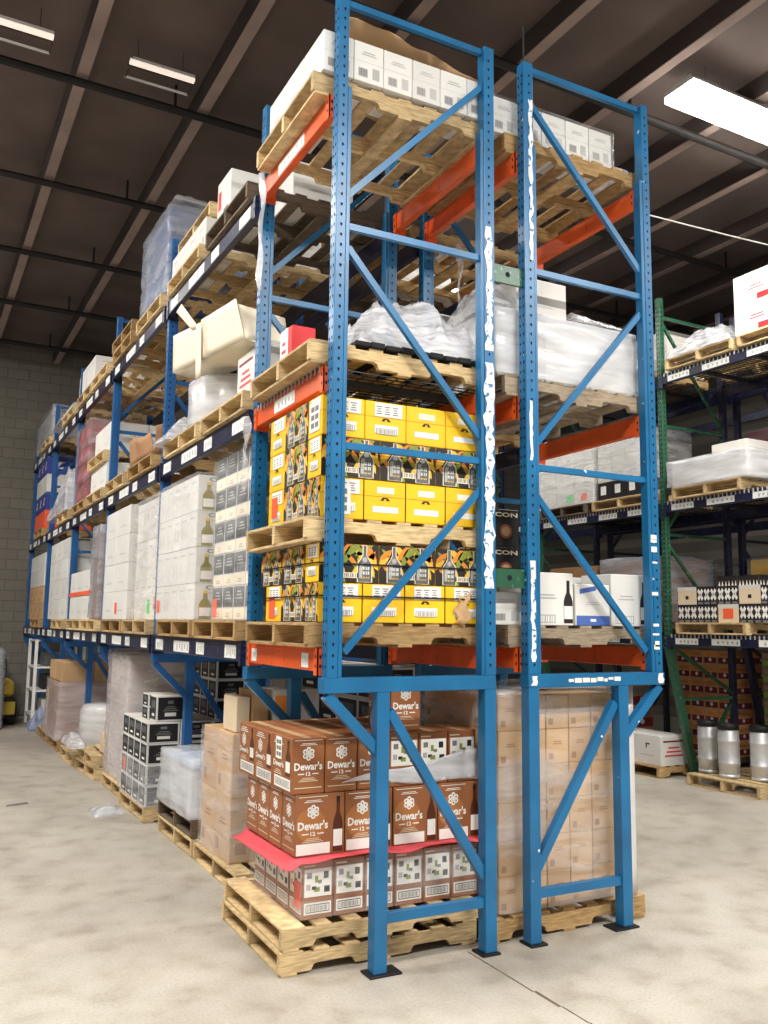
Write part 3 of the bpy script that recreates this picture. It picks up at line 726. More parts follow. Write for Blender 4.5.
def deck(label, x0, x1, y0, y1, z, teeth=None, mat='deck_wire'):
    t = thing('wire_deck', label, 'wire deck', (0, 0, 0), 0, 'wire decks'); m = MB()
    n = int((y1 - y0) / .06)
    for i in range(n + 1): y = y0 + (y1 - y0) * i / n; m.box(x0, x1, y - .003, y + .003, z + .004, z + .01, mat)
    for i in range(12): x = x0 + (x1 - x0) * i / 11; m.box(x - .003, x + .003, y0, y1, z - .002, z + .004, mat)
    m.obj('wire_mesh', t); m = MB()
    for i in range(3): y = y0 + (y1 - y0) * (i + .5) / 3; m.box(x0 + .08, x1 - .08, y - .02, y + .02, z - .04, z - .003, mat)
    m.obj('channel_grate', t)
    if teeth is not None:
        m = MB()
        for i in range(n + 1): y = y0 + (y1 - y0) * i / n; m.box(teeth - .005, teeth, y - .008, y + .008, z - .035, z + .008, 'deck_bright')
        m.obj('wire_teeth', t)
    return t
frame(I4)
deck('wire deck under the film-covered pallet of the end bay', -.02, 1.07, .15, 1.19, 3.277, -.028)

# ------------------------------------------------------------------ whisky load on the floor (end bay)
frame(I4)
P0 = (.452, .71)
pallet((P0[0], P0[1], 0), 'pale pallet on the floor under the brown whisky cartons, lower of two').scale.z = .88
pallet((P0[0] + .01, P0[1], .121), 'pale pallet under the brown whisky cartons, upper of two').scale.z = .88
z0 = .243; WG = 'brown whisky cartons'; DW = 'on the doubled pallet'
s1 = stack('whisky_carton', 'brown whisky carton', DW, WG, -.01, .28, z0, (6, 4, 1), (.19, .195, .305), 'whisky', (w_icons, w_icons), show=6)
for q in s1.values(): q['label'] = q['label'].replace('single layer', 'bottom layer')
m = z0 + .307
g = bilinear((-.14, .22, m + .012), (1.16, .22, m + .016), (1.16, 1.12, m), (-.14, 1.12, m), 26, 12, lambda u, v: (0, .01 * math.sin(u * 19), -.02 * max(0, math.sin(u * 14)) * (v < .05) - .035 * (u < .04) + .004))
sheet('slip_sheet', 'red cardboard slip sheet sticking out between layers of whisky cartons', 'slip sheet', g, 'red_sheet', .004)
z1 = m + .022
for i in range(4):
    carton('whisky_carton', (.295, .197, .325), 'whisky', (w_logo_bottle, w_logo), (-.055 + .15 + .302 * i, .39, z1), f'brown whisky carton with bottle picture, {ORD[i]} in from the aisle, just over red sheet', WG, rnd.uniform(-.004, .004))
for j in range(1, 4):
    carton('whisky_carton', (.3, .195, .325), 'whisky', (w_logo_bottle, w_logo), (-.055 + .15, .394 + .2 * j, z1), f'brown whisky carton with emblem side, {ORD[j]} back along the aisle, just over red sheet', WG)
z2 = z1 + .329
for i in range(6):
    art = (w_logo, w_bottle_bar) if i < 3 else (w_icons, w_bottle_bar)
    c = carton('whisky_carton', (.195, .3, .3), 'whisky', art, (-.08 + .1 + .201 * i, .45, z2), f'brown whisky carton, upper full layer, {ORD[i]} in from the aisle, doubled pallet', WG, rnd.uniform(-.003, .003), tape=True)
    if i == 0: sticker(c, 'x', .05, .17, .09, .12, 'paper_label', 'white shipping label', 'shipping_label')
for j in range(1, 3):
    for i in range(5):
        carton('whisky_carton', (.197, .3, .3), 'whisky', (w_logo, w_bottle_bar), (-.08 + .1 + .201 * i, .45 + .304 * j, z2), f'brown whisky carton, upper full layer, {ORD[j]} row back, {ORD[i]} in, doubled pallet', WG, tape=True)
carton('whisky_carton', (.2, .3, .3), 'whisky', (w_logo, w_bottle_bar), (.66, .5, z2 + .305), 'brown whisky carton standing alone on top of the stack', WG, tape=True)
wrap('clear stretch wrap round the bottom layer of whisky cartons', -.028, 1.15, .262, 1.08, z0 + .005, z0 + .295, 'film_thin', .006, 3, 8, top=False)
g = bilinear((.22, .296, z2 + .045), (1.14, .296, z2 + .0), (1.14, .285, z2 + .19), (.24, .29, z2 + .055), 20, 6, lambda u, v: (0, -.012 * abs(math.sin(u * 17 + v * 4)) * u, .012 * math.sin(u * 9)))
sheet('stretch_wrap_sheet', 'loose clear wrap band pulled across the upper whisky cartons', 'plastic wrap', g, 'film_milky', .002)
for (x, y, z, lab) in ((-.03, .262, .33, 'red paper tag stuck on the bottom whisky carton corner'),):
    m = MB(); m.box(-.006, .006, -.006, .006, 0, .01, 'tag_orange')
sticker(s1[0, 0, 0], 'x', -.03, .05, .1, .14, 'tag_orange', 'orange inventory tag')

# ------------------------------------------------------------------ yellow vodka cartons (end bay, low level)
YG = 'yellow and black fruit-print cartons'
pallet((.52, .62, LZ[0] + .013), 'pallet on the low orange crossbars under the yellow cartons', 'pallet_mid')
za = LZ[0] + .152
def ycart(dims, art, loc, lab, **k): return carton('fruit_print_carton', dims, 'yellow', art, loc, lab, YG, **k)
E0, E1, PN = y_end(False), y_end(True), y_panel
def yrow(z, h, front, left, lay, lab=lambda i: True):
    """front row of cartons, then the ones behind it along the aisle: e = yellow end, p = fruit-print side"""
    out = []
    if front == 'end':
        for i in range(4): out.append(ycart((.266, .196, h), (E1 if lab(i) else E0, E1 if left[0] == 'e' else PN), (-.03 + .135 + .27 * i, .2, z), f'yellow carton end, {ORD[i]} from aisle, {lay}'))
    else:
        for i in range(3): out.append(ycart((.366, .196, h), (PN, E1 if left[0] == 'e' else PN), (-.03 + .185 + .37 * i, .2, z), f'fruit-print carton side, {ORD[i]} from aisle, {lay}'))
    y = .302
    for j, ch in enumerate(left[1:]):
        w = .266 if ch == 'e' else .366
        out.append(ycart((.36, w, h), (PN, E1 if ch == 'e' else PN), (-.03 + .185, y + w / 2, z), f'{"yellow" if ch == "e" else "fruit-print"} carton, {ORD[j + 1]} back, {lay}')); y += w + .004
    return out
r5 = yrow(za, .216, 'end', 'ppe', 'bottom row of the lower yellow stack')
r4 = yrow(za + .219, .216, 'panel', 'epp', 'top row of the lower yellow stack')
zp = za + .219 * 2 + .002
pallet((.50, .61, zp), 'pale pallet sandwiched between the two stacks of yellow cartons')
zb = zp + .138
r3 = yrow(zb, .229, 'end', 'ppe', 'bottom row of the upper yellow stack', lambda i: i == 0)
r2_ = yrow(zb + .232, .229, 'panel', 'epp' if False else 'epe', 'middle row of the upper yellow stack')
r1_ = yrow(zb + .464, .229, 'end', 'epe', 'top row of the upper yellow stack', lambda i: i < 2)
sticker(r3[-1], 'x', .02, .06, .1, .13, 'tag_orange', 'orange inventory tag'); sticker(r5[-1], 'x', .02, .02, .1, .13, 'tag_orange', 'orange inventory tag')
sticker(r3[0], 'y', -.03, .02, .16, .17, 'paper_label', 'white shipping label', 'shipping_label'); sticker(r1_[0], 'x', 0, .03, .14, .17, 'paper_label', 'white shipping label', 'shipping_label')
for z, lb in ((za + .14, 'lower black strap round the lower yellow stack'), (za + .219 + .1, 'upper black strap round the lower yellow stack')):
    m = MB()
    for a in ((-.038, 1.06, .092, .096), (-.038, -.034, .096, 1.0)): m.box(a[0], a[1], a[2], a[3], z, z + .008, 'strap_black')
    tag(m.obj('strapping_band'), lb, 'strap', 'black straps')
g = bilinear((.84, .095, za + .0), (.94, .095, za), (.94, .095, za + .18), (.86, .095, za + .15), 8, 6, lambda u, v: (.02 * math.sin(9 * v), -.006 * math.sin(7 * u + 3 * v), .01 * math.sin(8 * u)))
sheet('kraft_paper_scrap', 'torn brown paper hanging at the inner corner of the lower yellow stack', 'paper', g, 'kraft', .003)

# ------------------------------------------------------------------ end bay middle level
pallet((.5, .62, LZ[1] + .03), 'pale pallet under the long mound of plastic film, end bay', 'pallet_light')
zc = LZ[1] + .03 + .138
carton('small_carton', (.16, .2, .26), 'red', (None, redwhite), (.07, .75, zc), 'red and white carton beside the plastic film on the middle level', None)
m = MB()
for i in range(9): m.box(.17 + .1 * i, .26 + .1 * i, .09, .9, zc, zc + .028 + .006 * (i % 2), 'rubber', .004)
tag(m.obj('flattened_tray_sheet'), 'flattened black plastic tray under the film mound', 'tray')
heap('long mound of crumpled clear plastic film on the middle level', .21, 1.08, .13, 1.0, zc + .036, .56, 'film_heap', 2, lambda u, v: .34 + .6 * u + .1 * math.sin(u * 9))
# ------------------------------------------------------------------ end bay top level
pallet((.49, .62, LZ[2] + .013), 'pallet on the top orange crossbars under the white cartons, end bay', 'pallet_light')
zt = LZ[2] + .152
TG = 'white cartons on the top pallet of the end bay'
for i in range(6): carton('white_carton', (.196, .3, .255), 'white_box', (white_code, plain), (-.08 + .1 + .2 * i, .23, zt), f'white carton with bar codes, {ORD[i]} in from the aisle, top of end bay', TG)
for j in range(1, 3): carton('white_carton', (.3, .3, .255), 'white_box', (plain, plain), (-.08 + .15, .23 + .305 * j, zt), f'white carton, {ORD[j]} back along the aisle, top of end bay', TG)
g = bilinear((.04, .15, zt + .275), (1.08, .14, zt + .258), (1.06, .8, zt + .27), (.04, .8, zt + .275), 18, 8, lambda u, v: (0, -.03 * math.sin(u * 8) * (1 - v), (.15 * min(1, u * 12 + .3) * (1 - v) if u < .6 else .15 * (1 - v) * max(0, 1 - (u - .6) / .4)) + .01 * math.sin(u * 21 + v * 5)))
sheet('kraft_cover_sheet', 'brown cover sheet curling up over the white cartons, end bay top', 'cover sheet', g, 'kraft', .004)
# ------------------------------------------------------------------ inner row end bay
BX = 1.69
pallet((BX, .635, 0), 'brown pallet on the floor under the tan wrapped load', 'pallet_mid')
BG = 'tan cartons in the wrapped floor load'
s = stack('tan_carton', 'tan carton', 'wrapped load behind the chipped frame', BG, 1.2, .17, .138, (5, 3, 6), (.18, .3, .212), 'kraft', lambda i, j, k: (kraft_mark, kraft_mark), show=5, gap=.006)
m = 0
wrap('clear stretch wrap over the tan cartons behind the chipped frame', 1.185, 2.112, .152, 1.09, .14, 1.43, 'film_band', .012, 8, 20)
for x0, x1, lab in ((1.105, 1.165, 'narrow white board upright beside the tan wrapped load, inner edge'), (2.118, 2.245, 'tall white board upright at the outer corner of the tan wrapped load')):
    yy = .235 if x0 < 1.2 else .14
    zf = .14
    g = bilinear((x0, yy, zf), (x1, yy, zf), (x1, yy, 1.45), (x0, yy, 1.45), 3, 8, lambda u, v: (0, -.006 * math.sin(u * PI), 0))
    sheet('corner_board', lab, 'board', g, 'white_box', .006)
pallet((1.84, .62, LZ[0] + .012), 'worn pallet on the low orange crossbars under wine cartons, inner row', 'pallet_grey')
zc = LZ[0] + .15; NG = 'white wine cartons on the low level of the inner row'
carton('wine_carton', (.26, .34, .2), 'white_box', (white_code, plain), (1.24, .3, zc), 'low white wine carton between the two end frames', NG)
carton('wine_carton', (.36, .3, .33), 'white_box', (wine_big, plain), (1.57, .27, zc), 'tall white wine carton with dark bottle, beside the chipped post', NG)
carton('wine_carton', (.285, .3, .265), 'white_box', (wine_blue, plain), (1.91, .27, zc), 'white wine carton with blue ribbon and blue base', NG)
carton('wine_carton', (.32, .3, .34), 'white_box', (wine_big, plain), (2.225, .27, zc), 'tall white wine carton at the outer end beside the blue-based one', NG)
for i in range(3): carton('wine_carton', (.34, .3, .33), 'white_box', (plain, plain), (1.4 + .36 * i, .62, zc), f'white wine carton in the second row back, {ORD[i]} in, low inner level', NG)
pallet((1.82, .6, LZ[1] + .012), 'weathered gray pallet under the white wrapped load, inner row middle level', 'pallet_grey')
zc = LZ[1] + .15; MG = 'white cartons in the wrapped load of the inner row'
for i in range(3): carton('white_carton', (.375, .4, .41), 'white_box', (plain, plain), (1.37 + .38 * i, .34, zc), f'large white carton under film, {ORD[i]} in, inner row middle level', MG)
carton('white_carton', (.42, .4, .27), 'offwhite', (plain, plain), (1.6, .42, zc + .462), 'off-white carton on top of the film wrapped load, inner row', MG)
wrap('milky stretch wrap draped over the large white cartons, inner row', 1.16, 2.34, .12, 1.08, zc, zc + .43, 'film_milky', .012, 12, 12)
heap('crumpled film trailing over the wrapped load, inner row middle level', 1.16, 1.36, .14, .75, zc + .47, .25, 'film', 15)
heap('crumpled film sloping off the top carton of the wrapped load', 1.86, 2.28, .16, .9, zc + .47, .2, 'film', 17, lambda u, v: 1 - .75 * u)
pallet((1.84, .62, LZ[2] + .012), 'old brown pallet on the top crossbars of the inner row end bay', 'pallet_mid')
for i in range(5): carton('white_carton', (.2, .3, .25), 'white_box', (white_code, plain), (1.245 + .206 * i, .29, LZ[2] + .15), f'white carton, {ORD[i]} in from the gap, top of inner row', 'white cartons on top of the inner row')
wrap('clear film round the white cartons on top of the inner row', 1.13, 2.18, .125, .5, LZ[2] + .152, LZ[2] + .40, 'film_thin', .006, 30, 6, top=False)
heap('loose bunch of film at the outer end of the top white cartons', 2.2, 2.33, .13, .5, LZ[2] + .149, .11, 'film_heap', 21)
# ------------------------------------------------------------------ aisle row, low level
frame(G)
PY = lambda y0, y1: (y0 + y1) / 2
def ap(y0, lab, z, mat='pallet_light', x=.53, near=True, w=1.03): return pallet((x, y0 + w / 2, z), lab, mat, near)
ap(1.36, 'pallet under the black-and-white photo-print cartons, low level', NZ[0] + .012, 'pallet_mid')
s = stack('photo_print_carton', 'gray photo-print carton', 'low level beside the end bay', 'gray photo-print cartons', .07, 1.38, 1.85, (3, 4, 5), (.3, .25, .25), 'white_box', (photo_front, photo_side), show=3)
sticker(s[0, 3, 0], 'x', .06, .02, .1, .14, 'tag_orange', 'orange inventory tag')
wrap('clear stretch wrap round the gray photo-print cartons', .052, 1.0, 1.362, 2.4, 1.85, 3.11, 'film_thin', .008, 40, 14)
ap(2.47, 'pallet under the white bottle-print wine cartons, low level', NZ[0] + .012, 'pallet_mid')
s = stack('wine_carton', 'white bottle-print wine carton', 'low level beside photo-print cartons', 'white bottle-print wine cartons', -.05, 2.47, 1.85, (3, 5, 4), (.3, .24, .288), 'white_box', (wine_front, wine_side), show=2)
sticker(s[0, 4, 0], 'x', .03, .06, .09, .11, 'tag_orange', 'orange inventory tag')
wrap('clear stretch wrap round the white bottle-print wine cartons', -.065, .57, 2.452, 3.69, 1.85, 3.01, 'film_thin', .008, 41, 12)
ap(3.89, 'pallet under the gray-white cartons beyond the second post, low level', NZ[0] + .012, 'pallet_light')
s = stack('white_carton', 'dull white carton', 'low level past the second post', 'dull white cartons on the low level', .03, 3.92, 1.85, (2, 4, 3), (.4, .245, .39), 'offwhite', (plain, wine_side), show=2)
sticker(s[0, 1, 0], 'x', 0, .06, .1, .13, 'tag_green', 'green inventory tag'); sticker(s[0, 0, 0], 'x', 0, .1, .1, .12, 'tag_orange', 'orange inventory tag')
wrap('clear stretch wrap round the dull white cartons', .012, .86, 3.90, 4.925, 1.85, 3.04, 'film', .01, 42, 12)
ap(5.0, 'pallet under the big slotted white cartons, low level', NZ[0] + .012, 'pallet_mid')
s = stack('white_carton', 'big white carton', 'low level beside dull white cartons', 'big white cartons with dark slots', -.04, 4.95, 1.85, (2, 2, 4), (.45, .62, .3), 'white_box', (slot, plain), show=2)
sticker(s[0, 0, 0], 'x', .2, .06, .1, .12, 'tag_orange', 'orange inventory tag')
ap(6.41, 'pallet under the narrow gray wrapped load, low level', NZ[0] + .012, 'pallet_light', near=False)
s = stack('tan_carton', 'tan carton', 'low level in the gray wrap', 'tan cartons in the gray wrap', -.02, 6.5, 1.85, (1, 1, 4), (.8, .5, .275), 'kraft_brown', (kraft_mark, kraft_mark))
wrap('gray film round the narrow tan load before the fourth post', -.04, .8, 6.48, 7.02, 1.85, 2.97, 'film_grey', .015, 43, 10)
ap(7.47, 'pallet under the white cartons with orange tape, low level', NZ[0] + .012, 'pallet_light', near=False)
s = stack('taped_carton', 'white taped carton', 'short load on the low level', 'white cartons with orange tape', -.03, 7.12, 1.85, (2, 3, 2), (.4, .5, .315), 'white_box', (red_print, plain), show=2)
for z in (2.16,):
    m = MB(); m.box(-.036, -.031, 7.1, 8.64, z, z + .05, 'tag_orange'); m.box(-.036, .8, 7.103, 7.108, z, z + .05, 'tag_orange'); tag(m.obj('packing_tape_band'), 'orange tape band round the short white load', 'tape')
ap(8.95, 'pallet under the tall white cartons in the fifth bay, low level', NZ[0] + .012, 'pallet_light', near=False)
stack('white_carton', 'tall-stack white carton', 'low level, fifth bay', 'white cartons in the fifth bay', -.03, 8.95, 1.85, (3, 3, 4), (.35, .6, .295), 'white_box', lambda i, j, k: (slot if k in (1, 3) else plain, plain), show=3)
ap(11.5, 'pallet under the white and brown cartons by the wall, low level', NZ[0] + .012, 'pallet_mid', near=False)
stack('mixed_carton', 'brown carton', 'low level by the block wall', 'cartons by the wall', -.03, 11.45, 1.85, (2, 3, 2), (.4, .62, .28), 'kraft', (kraft_mark, kraft_mark), show=1)
stack('mixed_carton', 'white carton', 'low level upper half by the block wall', 'cartons by the wall', -.03, 11.45, 2.415, (2, 3, 2), (.4, .62, .28), 'white_box', (plain, plain), show=1)
# ------------------------------------------------------------------ aisle row, middle level
zm = NZ[1] + .15
ap(1.36, 'pallet with white film bundle beside the end bay, middle level', NZ[1] + .012, 'pallet_light')
carton('white_carton', (.4, .36, .34), 'white_box', (plain, red_print), (.22, 1.62, zm), 'white carton half hidden in film on the middle level beside the end bay', None)
heap('white film bunched over a carton beside the end bay, middle level', 0.0, .42, 1.38, 1.45, zm + .345, .05, 'film_heap', 50, lambda u, v: 1 - .5 * v)
m = MB(); m.lathe([(.40, 0), (.42, .04), (.41, .2), (.415, .4), (.41, .40), (.38, .43), (.2, .44)], 'film_milky', 40)
ap(2.5, 'pallet under the round white bundle, middle level', NZ[1] + .012, 'pallet_light')
o = m.obj('wrapped_bundle', smooth=True, loc=(.36, 2.80, zm)); tag(o, 'round white film wrapped bundle under the open cream carton', 'wrapped bundle')
m = MB(); m.lathe([(.34, .01), (.38, .05), (.38, .38), (.34, .42)], 'white_box', 28); m.obj('inner_drum', o)
heap('white film skirt trailing from the round bundle toward the next post', -.14, .6, 3.27, 3.72, zm, .30, 'film_heap', 52, lambda u, v: 1 - .8 * v)
# open cream carton lying on the bundle
oc = thing('open_carton', 'open cream carton with raised flaps tipped on top of the round white bundle', 'carton', (0, 0, 0), 0, None)
def side_panel(nm, a, b, c, d, bend=None, mat='cream'): sheet(nm, '', '', bilinear(a, b, c, d, 6, 6, bend), mat, .006, oc)
cA, cB, cC, cD = (-.08, 3.32, 4.38), (-.08, 1.55, 4.10), (-.06, 1.42, 3.81), (-.06, 3.36, 4.05)
cE, cF = (.3, 1.5, 3.83), (.3, 3.3, 4.03)
side_panel('front_panel', cD, (-.06, 2.36, 3.93), (-.08, 2.45, 4.245), cA); side_panel('front_panel', (-.06, 2.36, 3.93), cC, (-.11, 1.5, 4.12), (-.09, 2.42, 4.25))
side_panel('bottom_panel', cD, cC, cE, cF, lambda u, v: (0, 0, -.02 * math.sin(v * PI)))
side_panel('back_panel', cF, cE, (.3, 1.6, 4.08), (.3, 3.3, 4.34)); side_panel('end_panel', cC, cE, (.3, 1.6, 4.08), cB); side_panel('end_panel', cF, cD, cA, (.3, 3.3, 4.34))
side_panel('flap', (-.09, 2.52, 4.22), (-.09, 2.70, 4.25), (-.13, 3.08, 4.52), (-.13, 2.92, 4.54)); side_panel('flap', (-.09, 2.40, 3.78), (-.09, 2.54, 3.78), (-.1, 2.54, 4.24), (-.1, 2.40, 4.22))
ap(3.98, 'pallet under the torn brown tray beyond the second post, middle level', NZ[1] + .012, 'pallet_mid')
bt = thing('torn_tray', 'torn brown cardboard tray beyond the second post on the middle level', 'tray', (0, 3.98, zm), 0)
sheet('side_wall', '', '', bilinear((-.05, 0, 0), (-.05, 1.05, 0), (-.09, 1.0, .3), (-.09, .05, .2), 14, 4, lambda u, v: (.03 * math.sin(9 * u) * v, 0, v * .03 * math.sin(9 * u + 1))), 'kraft_brown', .006, bt)
sheet('side_wall', '', '', bilinear((-.05, 0, 0), (.85, 0, 0), (.85, -.03, .34), (-.05, -.03, .26), 14, 4, lambda u, v: (0, 0, v * .03 * math.sin(8 * u))), 'kraft_brown', .006, bt)
sheet('tray_floor', '', '', bilinear((-.05, 0, 0.004), (.85, 0, 0.004), (.85, 1.05, .004), (-.05, 1.05, .004), 4, 4), 'kraft_brown', .005, bt)
ap(5.2, 'empty pallet between the torn tray and the tiered white cartons', NZ[1] + .012, 'pallet_light')
ap(6.45, 'lower pallet of the tiered white cartons, middle level', NZ[1] + .012, 'pallet_light')
stack('white_carton', 'wide white carton', 'lower tier on the middle level', 'tiered white cartons', -.03, 6.46, zm, (2, 2, 1), (.46, .5, .32), 'white_box', (plain, plain), show=2)
ap(6.45, 'upper pallet between the tiered white cartons, middle level', zm + .322, 'pallet_light')
stack('white_carton', 'wide white carton', 'upper tier on the middle level', 'tiered white cartons', -.0, 6.46, zm + .46, (2, 2, 1), (.46, .5, .36), 'white_box', (plain, plain), show=2)
ap(7.6, 'pallet under the red cartons, middle level', NZ[1] + .012, 'pallet_mid', near=False)
stack('red_carton', 'dark red carton', 'tall stack on the middle level', 'dark red cartons', -.03, 7.62, zm, (4, 2, 4), (.3, .5, .27), 'maroon', (red_print, red_print), show=4)
wrap('clear film round the dark red cartons', -.045, 1.2, 7.6, 8.64, zm, zm + 1.08, 'film_thin', .012, 60, 10, top=False)
ap(8.95, 'pallet under the film covered white heap in the fifth bay, middle level', NZ[1] + .012, 'pallet_light', near=False)
heap('big white film heap leaning in the fifth bay, middle level', -.1, .22, 8.95, 11.0, zm, .95, 'film_milky', 61, lambda u, v: 1 - .75 * v, rough=.12)
stack('red_carton', 'bright red carton', 'behind the white heap, middle level', 'bright red cartons', .3, 9.5, zm, (2, 2, 3), (.4, .5, .32), 'red', (red_print, red_print), show=2)
ap(11.8, 'pallet under the blue and white cartons by the wall, middle level', NZ[1] + .012, 'pallet_mid', near=False)
s = stack('blue_white_carton', 'blue or white carton', 'middle level by the block wall', 'blue and white cartons by the wall', -.03, 11.85, zm, (2, 3, 4), (.4, .45, .32), 'royal', lambda i, j, k: (royal_side, royal_side), show=2, only=lambda i, j, k: k in (1, 3))
for k_, mt in ((0, 'tag_orange'), (2, 'white_box')):
    stack('blue_white_carton', 'orange carton' if k_ == 0 else 'white carton', 'bottom of the blue stack by the wall' if k_ == 0 else 'mid blue stack by the wall', 'blue and white cartons by the wall', -.03, 11.85, zm + .32 * k_, (2, 3, 1), (.4, .45, .32), mt, (plain, plain), show=2)
# ------------------------------------------------------------------ aisle row, top level
zt = NZ[2] + .15
ap(1.42, 'dark weathered pallet on the top level beside the end bay', NZ[2] + .012, 'pallet_dark')
carton('white_carton', (.62, .34, .46), 'white_box', (white_r, redmark), (.33, 2.3, zt), 'large white carton with red patch on the dark top pallet', None)
carton('white_carton', (.5, .5, .3), 'white_box', (plain, plain), (.55, 1.75, zt), 'white carton behind the first blue post on the dark top pallet', None)
ap(2.62, 'pale pallet under the row of printed white cartons, top level', NZ[2] + .012, 'pallet_light')
stack('white_carton', 'printed white carton', 'row on the top level', 'printed white cartons on the top level', -.02, 2.66, zt, (3, 4, 1), (.36, .27, .27), 'white_box', (white_code, white_code), show=3)
pallet((.62, 3.16, zt + .272), 'pale pallet lying on the row of printed white cartons', 'pallet_light')
ap(3.9, 'pale pallet under the tall gray wrapped load, top level', NZ[2] + .012, 'pallet_light')
stack('blue_gray_carton', 'blue carton', 'tall gray wrapped load, top level', 'blue cartons in the tall gray load', .0, 3.92, zt, (3, 2, 3), (.36, .52, .3), 'blue_box', (redmark if False else white_code, plain), show=3)
wrap('gray-blue film round the tall load on the top level', -.02, 1.1, 3.9, 5.0, zt, zt + .92, 'film_grey', .02, 70, 14)
heap('crumpled clear film on top of the tall gray load', .0, 1.1, 3.85, 5.05, zt + .96, .24, 'film_heap', 71)
ap(5.15, 'empty brown pallet on the top level beyond the tall gray load, lower one', NZ[2] + .012, 'pallet_mid')
ap(5.18, 'empty brown pallet on the top level beyond the tall gray load, upper one', NZ[2] + .15, 'pallet_mid')
carton('white_carton', (.5, .3, .35), 'offwhite', (plain, plain), (.3, 6.62, zt), 'small pale carton past the third post on the top level', None)
ap(6.5, 'pallet past the third post on the top level', NZ[2] + .012, 'pallet_light', near=False)
ap(7.62, 'pallet under the white cartons of the fourth bay, top level', NZ[2] + .012, 'pallet_light', near=False)
stack('white_carton', 'white carton', 'fourth bay top level', 'white cartons of the fourth bay top', -.03, 7.62, zt, (2, 2, 1), (.45, .5, .4), 'white_box', (wine_side, wine_side), show=2)
ap(9.0, 'pallet under the low white film heap, top level', NZ[2] + .012, 'pallet_light', near=False)
carton('white_carton', (.4, .4, .5), 'white_box', (plain, plain), (.25, 9.15, zt), 'white carton at the fourth post on the top level', None)
heap('low white film heap on the top level of the fifth bay', -.08, 1.0, 9.45, 11.2, zt + .003, .4, 'film_milky', 73)
ap(11.5, 'pallet under the gray wrapped cartons by the wall, top level', NZ[2] + .012, 'pallet_light', near=False)
stack('gray_carton', 'gray-white carton', 'top level by the block wall', 'gray-white cartons by the wall', -.02, 11.52, zt, (2, 4, 2), (.45, .54, .27), 'offwhite', (plain, plain), show=2)
wrap('gray film round the cartons by the wall, top level', -.04, .95, 11.49, 13.71, zt, zt + .56, 'film_grey', .02, 74, 8)
# ------------------------------------------------------------------ aisle row, floor
pallet((.68, 2.13, 0), 'pale pallet under the tan wrapped cartons beside the whisky load', 'pallet_light')
s = stack('tan_carton', 'tall tan carton', 'wrapped load beside the whisky', 'tan cartons beside the whisky load', .11, 1.9, .138, (2, 2, 2), (.42, .35, .45), 'kraft', (kraft_mark, kraft_mark), show=2)
sticker(s[0, 0, 1], 'y', .1, .12, .11, .12, 'paper_label', 'white shipping label', 'shipping_label')
wrap('clear stretch wrap round the tan cartons beside the whisky load', .1, .96, 1.885, 2.615, .14, 1.03, 'film', .008, 80, 12, top=False)
carton('tan_carton', (.1, .3, .25), 'kraft_pale', (None, None), (.19, 2.07, 1.042), 'small pale carton on the tan wrapped load', 'tan cartons beside the whisky load')
carton('tan_carton', (.13, .3, .30), 'kraft', (None, None), (.32, 2.07, 1.042), 'upright tan carton on top of the tan wrapped load', 'tan cartons beside the whisky load')
carton('white_carton', (.36, .3, .3), 'white_box', (lambda f: f.rect(.05, .5, .35, .85, 'leaf_orange'), plain), (.6, 2.07, 1.042), 'white carton with orange print on the tan load behind the whisky cartons', None)
pallet((.68, 3.2, 0), 'pale pallet under the dark pallet of the white totes', 'pallet_light'); pallet((.68, 3.22, .138), 'dark pallet under the white totes', 'pallet_dark')
for j in range(2):
    t = thing('storage_tote', f'white plastic tote with blue lid, {"near" if j == 0 else "far"} one on the dark pallet', 'tote', (.42, 2.98 + .45 * j, .276), 0, 'white totes')
    m = MB(); q = [(-.3, -.2), (.3, -.2), (.3, .2), (-.3, .2)]; b = [(x * .92, y * .92, 0) for x, y in q]; tp = [(x, y, .36) for x, y in q]
    m.mesh(b + tp, [(3, 2, 1, 0), (0, 1, 5, 4), (1, 2, 6, 5), (2, 3, 7, 6), (3, 0, 4, 7), (4, 5, 6, 7)], 'tote_white'); m.obj('tub', t)
    m = MB(); m.box(-.315, .315, -.212, .212, .36, .4, 'tote_blue', .01); m.box(-.27, .27, -.17, .17, .4, .415, 'tote_blue', .006); m.obj('lid', t)
    m = MB(); m.box(-.322, -.29, -.08, .08, .27, .3, 'tote_white', .004); m.obj('handle', t)
wrap('milky film over the white totes', .07, .78, 2.73, 3.69, .28, .72, 'film_milky', .012, 82, 8, skirt=.06)
pallet((.62, 4.56, 0), 'pale pallet under the black-and-white case stack', 'pallet_light')
s = stack('black_case_carton', 'black carton with white edges', 'case stack on the floor', 'black cartons with white edges', .02, 4.05, .138, (3, 4, 4), (.31, .255, .19), 'white_box', (black_case, black_side), show=3, top=True)
sticker(s[0, 3, 1], 'x', 0, .02, .12, .13, 'tag_orange', 'orange inventory tag')
BK = 'black cartons with white edges'
carton('black_case_carton', (.27, .22, .24), 'white_box', (black_case, black_side), (.24, 4.2, .9), 'black carton with white edges standing alone at the near top of the case stack', BK, tape=True)
for k in range(2): carton('black_case_carton', (.27, .22, .118), 'white_box', (black_case, black_side), (.22, 4.44, .9 + .12 * k), f'flat black carton with white edges, {"upper" if k else "lower"} of two atop the case stack', BK, tape=k == 1)
stack('black_case_carton', 'black carton with white edges', 'raised rear case column', BK, .66, 4.05, .9, (1, 4, 3), (.3, .255, .19), 'white_box', (black_case, black_side))
wrap('clear film round the lower black and white cartons', .0, .98, 4.03, 5.09, .14, .52, 'film', .01, 83, 8, top=False)
pallet((.66, 5.68, 0), 'pallet under the tall white wrapped load on the floor', 'pallet_light')
